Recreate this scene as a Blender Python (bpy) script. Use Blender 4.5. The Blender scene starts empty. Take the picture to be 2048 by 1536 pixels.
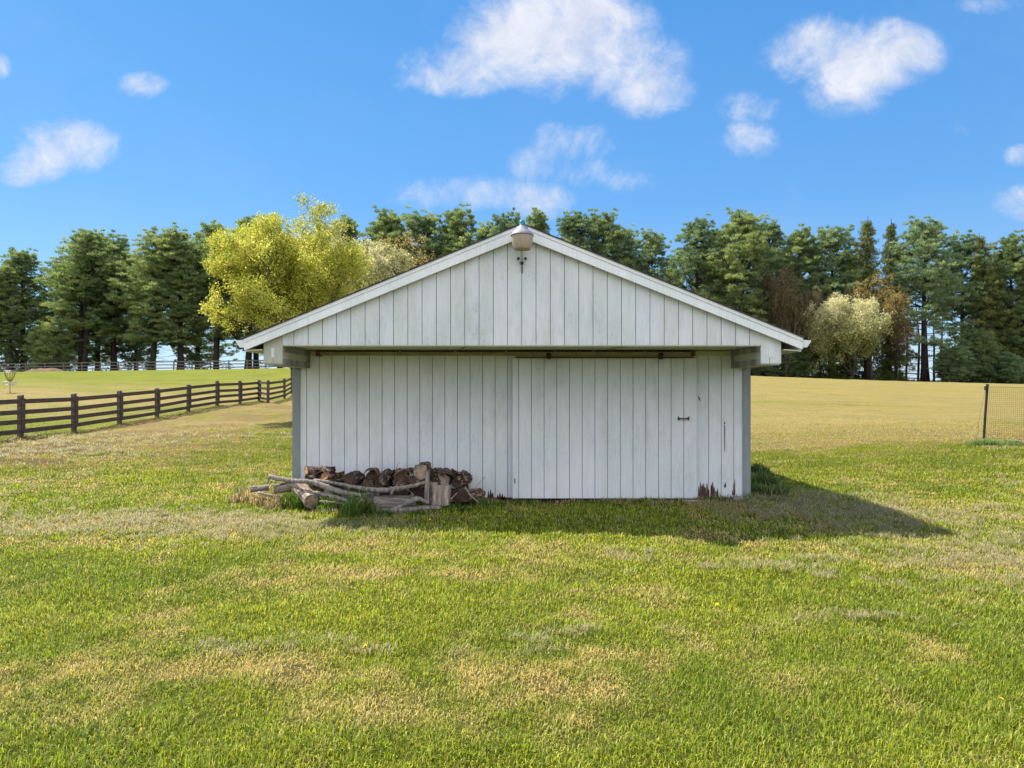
import bpy, math, random
import numpy as np
from mathutils import Vector, Matrix, Euler
R = math.radians
S = bpy.context.scene
C = S.collection

# ------------------------------------------------------------------ camera
F = 1420.0; HZ = 785.0; EYE = 1.7
cam_d = bpy.data.cameras.new('camera'); cam = bpy.data.objects.new('camera', cam_d); C.objects.link(cam)
cam.location = (0, 0, EYE); cam.rotation_euler = (R(90), 0, 0)
cam_d.sensor_width = 36; cam_d.lens = F/2048*36; cam_d.shift_y = (HZ-768)/2048
cam_d.clip_start = 0.05; cam_d.clip_end = 20000
S.camera = cam
S.render.resolution_x = 1024; S.render.resolution_y = 768
S.view_settings.view_transform = 'Standard'; S.view_settings.look = 'None'
S.view_settings.gamma = 1.0; S.view_settings.exposure = 1.5
SUNV = Vector((-0.60, 0.40, 1.0)).normalized()          # towards the sun
SUN_EL = math.asin(SUNV.z); SUN_AZ = math.atan2(SUNV.x, SUNV.y)

# ------------------------------------------------------------------ world: sky + clouds by direction
W = bpy.data.worlds.new('World'); S.world = W; W.use_nodes = True
nt = W.node_tree; nt.nodes.clear(); L = nt.links.new
def N(t, **k):
    n = nt.nodes.new(t)
    for a, b in k.items(): setattr(n, a, b)
    return n
def M(op, a, b=None, c=None, clamp=False):
    n = N('ShaderNodeMath', operation=op); n.use_clamp = clamp
    for i, v in enumerate((a, b, c)):
        if v is None: continue
        if isinstance(v, (int, float)): n.inputs[i].default_value = v
        else: L(v, n.inputs[i])
    return n.outputs[0]
sky = N('ShaderNodeTexSky', sky_type='NISHITA'); sky.sun_disc = False
sky.sun_elevation = SUN_EL; sky.sun_rotation = SUN_AZ; sky.air_density = 1.0; sky.dust_density = 0.6; sky.ozone_density = 2.0
tc = N('ShaderNodeTexCoord'); sp = N('ShaderNodeSeparateXYZ'); L(tc.outputs['Generated'], sp.inputs[0])
yy = M('MAXIMUM', sp.outputs[1], 0.05)
U = M('DIVIDE', sp.outputs[0], yy); V = M('DIVIDE', sp.outputs[2], yy)
front = M('GREATER_THAN', sp.outputs[1], 0.1)
cv = N('ShaderNodeCombineXYZ'); L(U, cv.inputs[0]); L(V, cv.inputs[1])
def noise(scale, detail, rough, dist=0.0):
    n = N('ShaderNodeTexNoise'); L(cv.outputs[0], n.inputs['Vector']); n.inputs['Scale'].default_value = scale
    n.inputs['Detail'].default_value = detail; n.inputs['Roughness'].default_value = rough; n.inputs['Distortion'].default_value = dist
    return n.outputs['Fac']
n1 = noise(5.0, 12, 0.66, 0.5); n2 = noise(15, 10, 0.68, 0.6)
clouds = [(1110,30,215,110,1.0),(1180,120,200,100,1.0),(1020,90,150,85,1.0),(925,135,135,62,.85),(850,165,80,30,.6),(1285,185,110,60,.85),(1230,40,100,70,.9),
 (1700,110,185,90,.95),(1700,185,95,64,.8),(1640,100,100,65,.9),(1790,105,115,68,.75),(125,290,120,66,.95),(55,340,80,38,.7),
 (282,170,60,30,.72),(1150,280,110,46,.66),(1075,325,74,46,.56),(1190,348,110,34,.54),(1265,366,75,28,.54),(1497,280,70,42,.7),
 (1085,402,75,44,.85),(905,386,180,44,.62),(1500,214,80,38,.5),(2040,405,60,40,.7),(2040,312,38,26,.7),(0,135,30,32,.8),(1985,8,110,26,.5),(1920,258,40,22,.3)]
acc = None
for (cx, cy, rx, ry, st) in clouds:
    du = M('MULTIPLY', M('SUBTRACT', U, (cx-1024)/F), F/(rx*1.08)); dv = M('MULTIPLY', M('SUBTRACT', V, (HZ-cy)/F), F/(ry*1.08))
    r2 = M('ADD', M('MULTIPLY', du, du), M('MULTIPLY', dv, dv))
    m = M('MULTIPLY', M('SUBTRACT', 1.0, r2, clamp=True), st)
    acc = m if acc is None else M('ADD', M('MAXIMUM', acc, m), M('MULTIPLY', M('MINIMUM', acc, m), 0.35))
dens = M('ADD', M('MULTIPLY', acc, 0.95), M('ADD', M('MULTIPLY', M('SUBTRACT', n1, 0.5), 2.7), M('MULTIPLY', M('SUBTRACT', n2, 0.5), 1.1)))
mr = N('ShaderNodeMapRange', interpolation_type='SMOOTHSTEP'); L(dens, mr.inputs[0]); mr.inputs[1].default_value = 0.08; mr.inputs[2].default_value = 1.3
near = M('MULTIPLY', acc, 3.5, clamp=True)
cl = M('MULTIPLY', M('MULTIPLY', mr.outputs[0], near), front)
wisp = noise(3.0, 6, 0.6, 0.5)
wm = N('ShaderNodeMapRange'); L(wisp, wm.inputs[0]); wm.inputs[1].default_value = 0.5; wm.inputs[2].default_value = 0.95; wm.inputs[4].default_value = 0.12
cl = M('MAXIMUM', cl, M('MULTIPLY', wm.outputs[0], front))
def cramp(fac, stops, inter='LINEAR'):
    r = N('ShaderNodeValToRGB'); L(fac, r.inputs[0]); e = r.color_ramp.elements; r.color_ramp.interpolation = inter
    e[0].position = stops[0][0]; e[0].color = (*stops[0][1], 1); e[1].position = stops[-1][0]; e[1].color = (*stops[-1][1], 1)
    for p_, c_ in stops[1:-1]: k_ = e.new(p_); k_.color = (*c_, 1)
    return r.outputs[0]
def cmix(f, a, b, mode='MIX'):
    n = N('ShaderNodeMix', data_type='RGBA', blend_type=mode)
    for i_, v_ in ((0, f), (6, a), (7, b)):
        if isinstance(v_, (int, float)): n.inputs[i_].default_value = v_
        elif isinstance(v_, tuple): n.inputs[i_].default_value = (*v_, 1)
        else: L(v_, n.inputs[i_])
    return n.outputs[2]
SKS = 0.10
zen = M('MAXIMUM', sp.outputs[2], 0.0)
grad = cramp(zen, [(0, (2.3,2.55,3.1)), (.05, (1.9,2.3,3.05)), (.11, (1.05,1.75,2.95)), (.25, (.48,1.28,2.8)), (.5, (.24,1.0,2.55)), (1, (.2,.8,2.4))])
nish = cmix(1.0, sky.outputs[0], (.55,.95,1.05), 'MULTIPLY')
skyc = cmix(0.82, nish, grad)
# unseen bright cloud bank behind the camera, added as fill for the shaded front wall
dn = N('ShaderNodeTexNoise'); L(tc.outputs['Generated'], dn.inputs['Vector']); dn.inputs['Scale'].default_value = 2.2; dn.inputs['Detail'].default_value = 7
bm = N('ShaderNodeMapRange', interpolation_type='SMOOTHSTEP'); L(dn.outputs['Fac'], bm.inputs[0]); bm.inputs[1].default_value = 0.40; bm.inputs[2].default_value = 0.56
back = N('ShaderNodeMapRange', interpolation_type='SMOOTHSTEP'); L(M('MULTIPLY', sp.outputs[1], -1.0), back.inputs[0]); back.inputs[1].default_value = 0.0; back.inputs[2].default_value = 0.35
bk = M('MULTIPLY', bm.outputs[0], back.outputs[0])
skyc = cmix(M('MULTIPLY', cl, 0.92), skyc, cmix(M('MULTIPLY', M('SUBTRACT', n2, 0.32), 2.6, clamp=True), (2.45,2.62,3.15), (3.35,3.4,3.55)))
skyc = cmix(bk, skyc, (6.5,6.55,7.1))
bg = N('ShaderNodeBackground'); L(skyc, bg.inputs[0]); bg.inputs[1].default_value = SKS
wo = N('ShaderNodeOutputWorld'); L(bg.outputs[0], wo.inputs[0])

# ------------------------------------------------------------------ sun
sd = bpy.data.lights.new('sun', 'SUN'); sd.energy = 3.4; sd.angle = R(0.53); sd.color = (1.0, 0.95, 0.86)
sun = bpy.data.objects.new('sun', sd); C.objects.link(sun); sun.rotation_euler = SUNV.to_track_quat('Z', 'Y').to_euler()
sun.location = (-30, 20, 50)

# ------------------------------------------------------------------ helpers
def P(px, py, D): return Vector(((px-1024)/F*D, D, EYE-(py-HZ)/F*D))
def X(px, D): return (px-1024)/F*D
def Z(py, D): return EYE-(py-HZ)/F*D
def setp(o, label=None, cat=None, group=None, kind=None):
    if label: o['label'] = label
    if cat: o['category'] = cat
    if group: o['group'] = group
    if kind: o['kind'] = kind
    return o
def empty(name, loc=(0,0,0), rot=(0,0,0), label=None, cat=None, group=None):
    o = bpy.data.objects.new(name, None); C.objects.link(o); o.location = loc; o.rotation_euler = rot
    o.empty_display_size = 0.2
    return setp(o, label, cat, group)
def link(name, me, parent=None, label=None, cat=None, group=None, kind=None, loc=None, rot=None):
    o = bpy.data.objects.new(name, me); C.objects.link(o)
    if parent is not None: o.parent = parent
    if loc is not None: o.location = loc
    if rot is not None: o.rotation_euler = rot
    return setp(o, label, cat, group, kind)
def np_mesh(name, V_, F_, mat, col=None, smooth=False):
    """V_ (n,3) F_ (m,k) arrays -> mesh"""
    V_ = np.asarray(V_, np.float32); F_ = np.asarray(F_, np.int32); k = F_.shape[1]
    me = bpy.data.meshes.new(name); me.vertices.add(len(V_)); me.vertices.foreach_set('co', V_.ravel())
    me.loops.add(F_.size); me.loops.foreach_set('vertex_index', F_.ravel())
    me.polygons.add(len(F_)); me.polygons.foreach_set('loop_start', np.arange(len(F_), dtype=np.int32)*k)
    if smooth: me.polygons.foreach_set('use_smooth', np.ones(len(F_), bool))
    me.update(calc_edges=True)
    if col is not None:
        a = me.color_attributes.new('Col', 'FLOAT_COLOR', 'POINT')
        c4 = np.ones((len(V_), 4), np.float32); c4[:, :3] = col; a.data.foreach_set('color', c4.ravel())
    me.materials.append(mat)
    return me
class MB:
    def __init__(s): s.v = []; s.f = []; s.m = []
    def add(s, vs, fs, mi=0):
        b = len(s.v); s.v += [tuple(v) for v in vs]; s.f += [tuple(b+i for i in f) for f in fs]; s.m += [mi]*len(fs); return s
    def box(s, x0, x1, y0, y1, z0, z1, mi=0):
        return s.add([(x0,y0,z0),(x1,y0,z0),(x1,y1,z0),(x0,y1,z0),(x0,y0,z1),(x1,y0,z1),(x1,y1,z1),(x0,y1,z1)],
                     [(0,3,2,1),(4,5,6,7),(0,1,5,4),(1,2,6,5),(2,3,7,6),(3,0,4,7)], mi)
    def prism(s, poly, y0, y1, mi=0):
        n = len(poly)
        return s.add([(x,y0,z) for x,z in poly]+[(x,y1,z) for x,z in poly],
                     [tuple(range(n)), tuple(range(2*n-1, n-1, -1))]+[(i, i+n, (i+1)%n+n, (i+1)%n) for i in range(n)], mi)
    def beam(s, p, q, w, h, mi=0):
        p = Vector(p); q = Vector(q); d = (q-p).normalized(); side = d.cross(Vector((0,0,1)))
        if side.length < 1e-3: side = Vector((1,0,0))
        side.normalize(); up = side.cross(d)
        vs = []
        for c in (p, q):
            for a, b in ((-1,-1),(1,-1),(1,1),(-1,1)): vs.append(c+side*(a*w/2)+up*(b*h/2))
        return s.add(vs, [(0,1,2,3),(7,6,5,4),(0,4,5,1),(1,5,6,2),(2,6,7,3),(3,7,4,0)], mi)
    def tube(s, pts, rad, n=8, mi=0, cap=True):
        pts = [Vector(p) for p in pts]; k = len(pts)
        rad = rad if hasattr(rad, '__len__') else [rad]*k
        up = Vector((0.13,0.21,1)); vs = []
        for i, p in enumerate(pts):
            d = (pts[min(i+1,k-1)]-pts[max(i-1,0)]).normalized()
            a = d.cross(up)
            if a.length < 1e-3: a = d.cross(Vector((1,0,0)))
            a.normalize(); b = d.cross(a)
            for j in range(n):
                t = 2*math.pi*j/n; vs.append(p+(a*math.cos(t)+b*math.sin(t))*rad[i])
        fs = [(i*n+j, i*n+(j+1)%n, (i+1)*n+(j+1)%n, (i+1)*n+j) for i in range(k-1) for j in range(n)]
        if cap: fs += [tuple(range(n-1,-1,-1)), tuple((k-1)*n+j for j in range(n))]
        return s.add(vs, fs, mi)
    def lathe(s, prof, n=24, c=(0,0,0), mi=0):
        vs = [(c[0]+r*math.cos(2*math.pi*j/n), c[1]+r*math.sin(2*math.pi*j/n), c[2]+z) for r, z in prof for j in range(n)]
        k = len(prof)
        return s.add(vs, [(i*n+j, i*n+(j+1)%n, (i+1)*n+(j+1)%n, (i+1)*n+j) for i in range(k-1) for j in range(n)], mi)
    def mesh(s, name, *mats, smooth=False):
        me = bpy.data.meshes.new(name); me.from_pydata(s.v, [], s.f)
        for m in mats: me.materials.append(m)
        me.polygons.foreach_set('material_index', s.m)
        if smooth: me.polygons.foreach_set('use_smooth', [True]*len(s.f))
        me.update(); return me
    def obj(s, name, mats, parent=None, smooth=False, bevel=0, **k):
        if not isinstance(mats, (list, tuple)): mats = [mats]
        o = link(name, s.mesh(name, *mats, smooth=smooth), parent, **k)
        if bevel:
            b = o.modifiers.new('bevel', 'BEVEL'); b.width = bevel; b.segments = 2; b.limit_method = 'ANGLE'
        return o

_rt = np.random.RandomState(7); TAB = _rt.rand(512, 512).astype(np.float32)
def vn(x, y, s=1.0, o=0):
    x = np.asarray(x, float)*s+o*37.13+1000; y = np.asarray(y, float)*s+o*91.7+1000
    xi = np.floor(x).astype(int); yi = np.floor(y).astype(int); fx = x-xi; fy = y-yi
    fx = fx*fx*(3-2*fx); fy = fy*fy*(3-2*fy)
    a = TAB[xi%512, yi%512]; b = TAB[(xi+1)%512, yi%512]; c = TAB[xi%512, (yi+1)%512]; d = TAB[(xi+1)%512, (yi+1)%512]
    return (a*(1-fx)+b*fx)*(1-fy)+(c*(1-fx)+d*fx)*fy
def fbm(x, y, s, o=0, n=4):
    t = 0; a = 1; w = 0
    for i in range(n): t = t+a*vn(x, y, s*2**i, o+i); w += a; a *= 0.5
    return t/w
def sst(a, b, x): t = np.clip((x-a)/(b-a), 0, 1); return t*t*(3-2*t)

# ------------------------------------------------------------------ terrain height
ctrl = [(-3.5,11.3,0),(3.8,11.3,0),(-3.5,20,.1),(3.8,20,.06),(0,3,0),(-6,5,0),(6,5,-.08),(5.5,8.9,-.1),(5.54,16.5,-.06),(0,8,0),(-8,10,.02),
 (-10,16,.12),(-15.2,22,.28),(-15.2,24.6,.33),(-15.2,27.5,.46),(-15.2,30.4,.60),(-15.2,33.3,.78),(-15.2,36.6,.97),(-15.2,39.7,1.03),(-15.2,42.6,1.16),(-15.1,47,1.3),
 (-22,25,.5),(-31.8,45,1.67),(-9,30,.6),(12.7,19,.32),(10,13,.0),(0,40,1.2),(15,40,1.3),(28,45,1.25),(-66,93,4.3),(-33,93,4.78),(-45,75,3.6),(0,93,4.6),
 (30,90,3.75),(62,86,2.75),(45,88,3.2),(-60,108,4.2),(-33,108,4.6),(-60,135,1.0),(-30,135,1.5),(0,130,3.5),(40,112,3.7),(62,112,3.2),(64,150,4.4),(90,100,2.5),(-110,95,3.4),
 (0,-10,0),(-20,0,0.1),(20,0,-.1),(-20,10,.2),(20,10,.1)]
cp = np.array(ctrl, float)
def uv(x, d): d = np.maximum(d, -5)+10; return np.stack([x/d*1.3, np.log(d)], -1)
def tps(r): return np.where(r > 1e-9, r*r*np.log(np.maximum(r, 1e-9)), 0)
_A = uv(cp[:,0], cp[:,1]); _K = tps(np.linalg.norm(_A[:,None]-_A[None], axis=-1))+np.eye(len(cp))*1e-4
_Pm = np.concatenate([np.ones((len(cp),1)), _A], 1)
_sol = np.linalg.solve(np.block([[_K, _Pm],[_Pm.T, np.zeros((3,3))]]), np.concatenate([cp[:,2], np.zeros(3)]))
def gz(x, d, bump=True):
    x = np.asarray(x, float); d = np.asarray(d, float); sh = np.broadcast(x, d).shape
    xf = np.broadcast_to(x, sh).ravel(); df = np.broadcast_to(d, sh).ravel()
    B = uv(xf, df); z = np.zeros(len(xf))
    for i in range(len(cp)): z += _sol[i]*tps(np.linalg.norm(B-_A[i], axis=-1))
    z += _sol[-3]+B@_sol[-2:]
    z = np.clip(z, -1.5, 6.0)
    far = sst(120, 230, np.hypot(xf*.8, df)); z = z*(1-far)+(-9)*far
    z *= sst(-8, 2, df)
    if bump:
        z = z+(fbm(xf, df, 1.1, 3, 3)-.5)*.035*np.clip(df/8, .5, 3)+(vn(xf, df, 4.5, 5)-.5)*.03
    ins = (xf > -3.6) & (xf < 3.9) & (df > 11.2) & (df < 20.4)
    z = np.where(ins, np.minimum(z, -0.03), z)
    return z.reshape(sh)
def gz1(x, d): return float(gz(np.array([x]), np.array([d]), False)[0])

# dryness / colour of the lawn (what the ground itself is)
def lawn(x, d):
    big = fbm(x, d, .5, 11, 3); mid = fbm(x*.62, d, 1.7, 21, 3); fine = vn(x, d, 5.5, 31)
    band = vn(x*.25, d, .8, 41)
    m3 = vn(x, d, 2.9, 35)
    dry = (big-.5)*.85+(mid-.5)*1.2+(m3-.5)*.6+(fine-.5)*.6+(band-.5)*.5+.225-.09*(1-sst(4.5, 8, d))+.10*(vn(x, d, 12, 37)-.5)
    right = sst(17.5, 20.5, d+.4*(fbm(x,d,.3,7,2)-.5)*6)*sst(0, 3, x)*(1-sst(93, 97, d))
    dry = np.where(right > 0, dry*(1-right)+right*(.90+.50*(vn(x*.22, d*.8, .9, 9)-.5)+.5*(mid-.5)+.5*(vn(x*.12+d*.05, d*.5, .9, 19)-.5)-.25*sst(30, 19, d)*vn(x, d, .5, 29)), dry)
    tip = np.exp(-(((x-6.3)/2.2)**2+((d-7.2)/1.0)**2)); dry = dry+.55*tip
    strip = sst(-15.6, -14.6, x)*(1-sst(-10.5, -6.5, x+(mid-.5)*5))*sst(13, 17, d)*(1-sst(43, 50, d))
    dry = dry+.6*strip
    pad = sst(-15.5, -16.2, x)*sst(14, 20, d)
    b1 = np.exp(-((d-(44+.05*x))/9.0)**2); b2 = sst(57, 66, d)
    dry = np.where(pad > 0, dry*(1-pad)+pad*(.26+1.0*b1*(.7+.6*mid)-.22*b2+.5*(vn(x*.1, d, .28, 13)-.5)+(mid-.5)*.7+(vn(x*.25,d,.7,8)-.5)*.5), dry)
    lb = sst(8, 12, -x)*sst(48, 56, d)*(x > -17); dry = dry*(1-lb)+lb*(.15+(mid-.5)*.4)
    return np.clip(dry, 0, 1), np.clip(strip*sst(.34, .56, fbm(x, d, .9, 51, 3)), 0, 1)
def lawn_col(x, d, rnd=None):
    dry, dirt = lawn(x, d)
    h = fbm(x, d, .8, 61, 3)[..., None]
    g = np.array((.115,.158,.012))*(1-h)+np.array((.268,.280,.022))*h
    s = np.array((.370,.275,.088))*(1-h)+np.array((.315,.255,.100))*h
    t = sst(.12, .95, dry)[..., None]
    c = g*(1-t)+s*t
    c = c*(1-.8*dirt[..., None])+np.array((.27,.175,.09))*.8*dirt[..., None]
    # bare soil against the shed's front and along the base
    e = (np.exp(-((d-11.06)/.17)**2)*sst(-1.0, 0.2, x)*(1-sst(3.2, 3.9, x))*sst(.2,.5,vn(x,d,3,71)))[..., None]*.9
    return c*(1-e)+np.array((.17,.085,.04))*e

# ------------------------------------------------------------------ materials
def mat(name):
    m = bpy.data.materials.new(name); m.use_nodes = True; t = m.node_tree; t.nodes.clear()
    o = t.nodes.new('ShaderNodeOutputMaterial'); return m, t, o
def nd(t, ty, ins=None, **k):
    n = t.nodes.new(ty)
    for a, b in k.items(): setattr(n, a, b)
    for a, b in (ins or {}).items():
        if isinstance(b, bpy.types.NodeSocket): t.links.new(b, n.inputs[a])
        else: n.inputs[a].default_value = b
    return n
def rgb(c): return (c[0], c[1], c[2], 1)
def ramp(t, fac, stops):
    r = nd(t, 'ShaderNodeValToRGB', {'Fac': fac}); e = r.color_ramp.elements
    e[0].position = stops[0][0]; e[0].color = rgb(stops[0][1]); e[1].position = stops[-1][0]; e[1].color = rgb(stops[-1][1])
    for p, c in stops[1:-1]: k = e.new(p); k.color = rgb(c)
    return r.outputs[0]
def tnoise(t, scale=(1,1,1), s=5, detail=4, rough=.6, coord='Object'):
    tc_ = nd(t, 'ShaderNodeTexCoord'); mp = nd(t, 'ShaderNodeMapping', {'Vector': tc_.outputs[coord], 'Scale': scale})
    return nd(t, 'ShaderNodeTexNoise', {'Vector': mp.outputs[0], 'Scale': s, 'Detail': detail, 'Roughness': rough}).outputs['Fac']
def mixc_(t, fac, a, b, mode='MIX'):
    n = nd(t, 'ShaderNodeMix', data_type='RGBA', blend_type=mode)
    for i, v in ((0, fac), (6, a), (7, b)):
        if isinstance(v, bpy.types.NodeSocket): t.links.new(v, n.inputs[i])
        else: n.inputs[i].default_value = rgb(v) if isinstance(v, tuple) else v
    return n.outputs[2]
def plain(name, stops, scale=(1,1,1), s=8, rough=.8, detail=5, bump=.3, bd=.004, metal=0.0, spec=.3):
    m, t, o = mat(name); n = tnoise(t, scale, s, detail)
    b = nd(t, 'ShaderNodeBump', {'Height': n, 'Strength': bump, 'Distance': bd})
    p = nd(t, 'ShaderNodeBsdfPrincipled', {'Base Color': ramp(t, n, stops), 'Roughness': rough, 'Metallic': metal, 'Normal': b.outputs[0], 'Specular IOR Level': spec})
    t.links.new(p.outputs[0], o.inputs[0]); return m

def paint_mat(name, base, algae=.35, grime=.5):
    m, t, o = mat(name)
    grain = tnoise(t, (60,60,2.2), 1.6, 5, .65); big = tnoise(t, (1,1,.6), 1.1, 4, .6); board = tnoise(t, (5,5,.15), 1.0, 2, .5); spk = tnoise(t, (14,14,7), 2.2, 6, .75)
    c = mixc_(t, ramp(t, big, [(.38,(0,0,0)),(.68,(1,1,1))]), base, tuple(v*f for v, f in zip(base, (.86,.90,.90))))
    al = ramp(t, board, [(.36,(0,0,0)),(.66,(algae*1.5,algae*1.5,algae*1.5))])
    c = mixc_(t, al, c, (.50,.52,.40))
    gr = nd(t, 'ShaderNodeMath', {0: ramp(t, spk, [(.55,(0,0,0)),(.72,(1,1,1))]), 1: ramp(t, big, [(.45,(0,0,0)),(.62,(grime,grime,grime))])}, operation='MULTIPLY')
    c = mixc_(t, gr.outputs[0], c, (.26,.26,.23))
    gl = ramp(t, grain, [(.30,(.86,.86,.86)),(.55,(1,1,1))])
    c = mixc_(t, 1.0, c, gl, 'MULTIPLY')
    mil = tnoise(t, (1.3,1.3,.5), 2.3, 8, .7)
    c = mixc_(t, ramp(t, mil, [(.52,(0,0,0)),(.68,(grime*.75,grime*.75,grime*.75))]), c, (.40,.42,.40))
    dots = nd(t, 'ShaderNodeTexVoronoi', {'Scale': 4.5, 'Vector': nd(t, 'ShaderNodeTexCoord').outputs['Object']}).outputs['Distance']
    c = mixc_(t, ramp(t, dots, [(.016,(grime,grime,grime)),(.024,(0,0,0))]), c, (.16,.12,.09))
    hgt = nd(t, 'ShaderNodeMath', {0: grain, 1: spk}, operation='ADD')
    b = nd(t, 'ShaderNodeBump', {'Height': hgt.outputs[0], 'Strength': .35, 'Distance': .003})
    p = nd(t, 'ShaderNodeBsdfPrincipled', {'Base Color': c, 'Roughness': .75, 'Normal': b.outputs[0], 'Specular IOR Level': .25})
    t.links.new(p.outputs[0], o.inputs[0]); return m
M_side = paint_mat('white_siding_paint', (.74,.745,.76), .14, .45)
M_gab = paint_mat('gable_siding_paint', (.73,.735,.75), .2, .6)
M_groove = plain('dark_groove', [(.3,(.16,.16,.15)),(.7,(.26,.26,.25))], s=9)  # groove faces get a darker grey than the boards
M_trim = paint_mat('white_trim_paint', (.90,.90,.91), .1, .15)
M_corner = paint_mat('grey_corner_paint', (.22,.24,.255), .1, .3)
M_beam = paint_mat('grey_beam_paint', (.19,.18,.155), .3, .4)
M_beam2 = paint_mat('tan_panel_paint', (.46,.44,.35), .4, .3)
M_soff = paint_mat('soffit_paint', (.62,.60,.44), .5, .3)
M_shing = plain('asphalt_shingle', [(.3,(.03,.026,.022)),(.7,(.10,.085,.07))], (1,1,1), 14, .95)
M_rail = plain('door_rail_metal', [(.3,(.15,.13,.085)),(.7,(.33,.30,.22))], (1,8,8), 4, .6)
M_black = plain('black_steel', [(.3,(.012,.011,.010)),(.7,(.035,.03,.027))], s=20, rough=.55)
M_rust = plain('rusty_iron', [(.3,(.05,.025,.015)),(.7,(.17,.08,.04))], s=30, rough=.85)
M_galv = plain('galvanised_metal', [(.3,(.38,.39,.40)),(.7,(.60,.61,.62))], s=12, rough=.45, metal=.6)
M_gutter = plain('white_gutter_metal', [(.3,(.74,.74,.74)),(.7,(.82,.82,.82))], s=6, rough=.4)
M_rot = plain('rotten_wood', [(.35,(.03,.016,.012)),(.55,(.10,.055,.04)),(.75,(.24,.17,.13))], (6,6,1), 6, .95, bump=.8, bd=.01)
M_fence = plain('brown_stained_board', [(.3,(.050,.035,.026)),(.55,(.105,.078,.062)),(.8,(.19,.15,.125))], (2,2,14), 3, .85, bump=.5)
M_fence2 = plain('weathered_grey_rail', [(.3,(.10,.08,.065)),(.75,(.24,.20,.17))], (1,1,8), 2, .85)
M_bark = plain('dark_pine_bark', [(.3,(.016,.012,.010)),(.7,(.07,.055,.045))], (6,6,1), 2, .95, bump=.7, bd=.03)
M_bark2 = plain('brown_bark', [(.3,(.03,.022,.017)),(.7,(.11,.085,.065))], (6,6,1), 2, .95, bump=.7, bd=.02)
M_twig = plain('bare_brown_twigs', [(.3,(.09,.065,.045)),(.7,(.24,.18,.13))], s=1.5, rough=.9)
M_drift = plain('silvery_dead_wood', [(.28,(.065,.05,.04)),(.5,(.205,.175,.15)),(.75,(.38,.34,.30))], (9,9,1.2), 3, .85, bump=.9, bd=.012)
M_drift2 = plain('tan_dead_wood', [(.28,(.09,.06,.04)),(.5,(.25,.19,.145)),(.75,(.44,.37,.30))], (9,9,1.2), 3, .85, bump=.9, bd=.012)
M_lbark = plain('rotting_log_bark', [(.36,(.012,.008,.006)),(.5,(.065,.042,.03)),(.64,(.30,.22,.16))], (5,5,2), 5, .95, bump=1.0, bd=.03)
M_lbark2 = plain('reddish_log_bark', [(.36,(.018,.010,.007)),(.5,(.11,.058,.034)),(.64,(.34,.24,.16))], (5,5,2), 5, .95, bump=1.0, bd=.03)
def cut_mat(name, a, b, centre):
    m, t, o = mat(name); tc_ = nd(t, 'ShaderNodeTexCoord'); sx = nd(t, 'ShaderNodeSeparateXYZ', {0: tc_.outputs['Object']})
    n = tnoise(t, (1,1,1), 14, 5)
    cc = nd(t, 'ShaderNodeCombineXYZ', {0: sx.outputs[0], 1: sx.outputs[1]})
    ln = nd(t, 'ShaderNodeVectorMath', {0: cc.outputs[0]}, operation='LENGTH').outputs['Value']
    w = nd(t, 'ShaderNodeMath', {0: ln, 1: 420.0}, operation='MULTIPLY'); w2 = nd(t, 'ShaderNodeMath', {0: n, 1: 9.0, 2: w.outputs[0]}, operation='MULTIPLY_ADD')
    sn = nd(t, 'ShaderNodeMath', {0: w2.outputs[0]}, operation='SINE')
    ring = nd(t, 'ShaderNodeMapRange', {0: sn.outputs[0], 1: -1.0, 2: 1.0, 3: .25, 4: 1.0}).outputs[0]
    c = mixc_(t, ring, a, b)
    cm = nd(t, 'ShaderNodeMapRange', {0: ln, 1: .008, 2: .045, 3: .7, 4: 0.0}).outputs[0]
    c = mixc_(t, cm, c, centre)
    c = mixc_(t, ramp(t, n, [(.45,(0,0,0)),(.65,(.8,.8,.8))]), c, tuple(v*.35 for v in a))
    p = nd(t, 'ShaderNodeBsdfPrincipled', {'Base Color': c, 'Roughness': .9}); t.links.new(p.outputs[0], o.inputs[0]); return m
M_cutl = cut_mat('pale_cut_wood', (.22,.16,.12), (.46,.36,.27), (.46,.19,.07))
M_cutd = cut_mat('dark_rotten_cut_wood', (.03,.018,.012), (.11,.066,.043), (.11,.05,.025))
M_cuto = cut_mat('orange_cut_wood', (.25,.12,.05), (.50,.28,.13), (.42,.2,.08))

def leaf_mat(name, stops, trans=.35, ns=.5, tcol=None):
    m, t, o = mat(name)
    at = nd(t, 'ShaderNodeAttribute', attribute_name='Col'); oi = nd(t, 'ShaderNodeObjectInfo')
    f = nd(t, 'ShaderNodeSeparateColor', {0: at.outputs['Color']})
    v = nd(t, 'ShaderNodeMath', {0: oi.outputs['Random'], 1: .22, 2: f.outputs[0]}, operation='MULTIPLY_ADD')
    v2 = nd(t, 'ShaderNodeMath', {0: v.outputs[0], 1: .11}, operation='SUBTRACT')
    c = ramp(t, v2.outputs[0], stops)
    d = nd(t, 'ShaderNodeBsdfPrincipled', {'Base Color': c, 'Roughness': .6, 'Specular IOR Level': .25})
    tl = nd(t, 'ShaderNodeBsdfTranslucent', {'Color': mixc_(t, 1.0, c, tcol or (1.25,1.2,.7), 'MULTIPLY')})
    mx = nd(t, 'ShaderNodeMixShader', {0: trans, 1: d.outputs[0], 2: tl.outputs[0]}); t.links.new(mx.outputs[0], o.inputs[0]); return m
M_pine = leaf_mat('pine_needles', [(0,(.045,.068,.035)),(.45,(.175,.235,.105)),(.75,(.32,.375,.16)),(1,(.45,.46,.22))], .5, tcol=(1.1,1.15,.75))
M_pineb = leaf_mat('blue_pine_needles', [(0,(.045,.070,.045)),(.45,(.17,.24,.125)),(.75,(.31,.385,.21)),(1,(.43,.49,.30))], .5, tcol=(1.1,1.15,.8))
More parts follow.
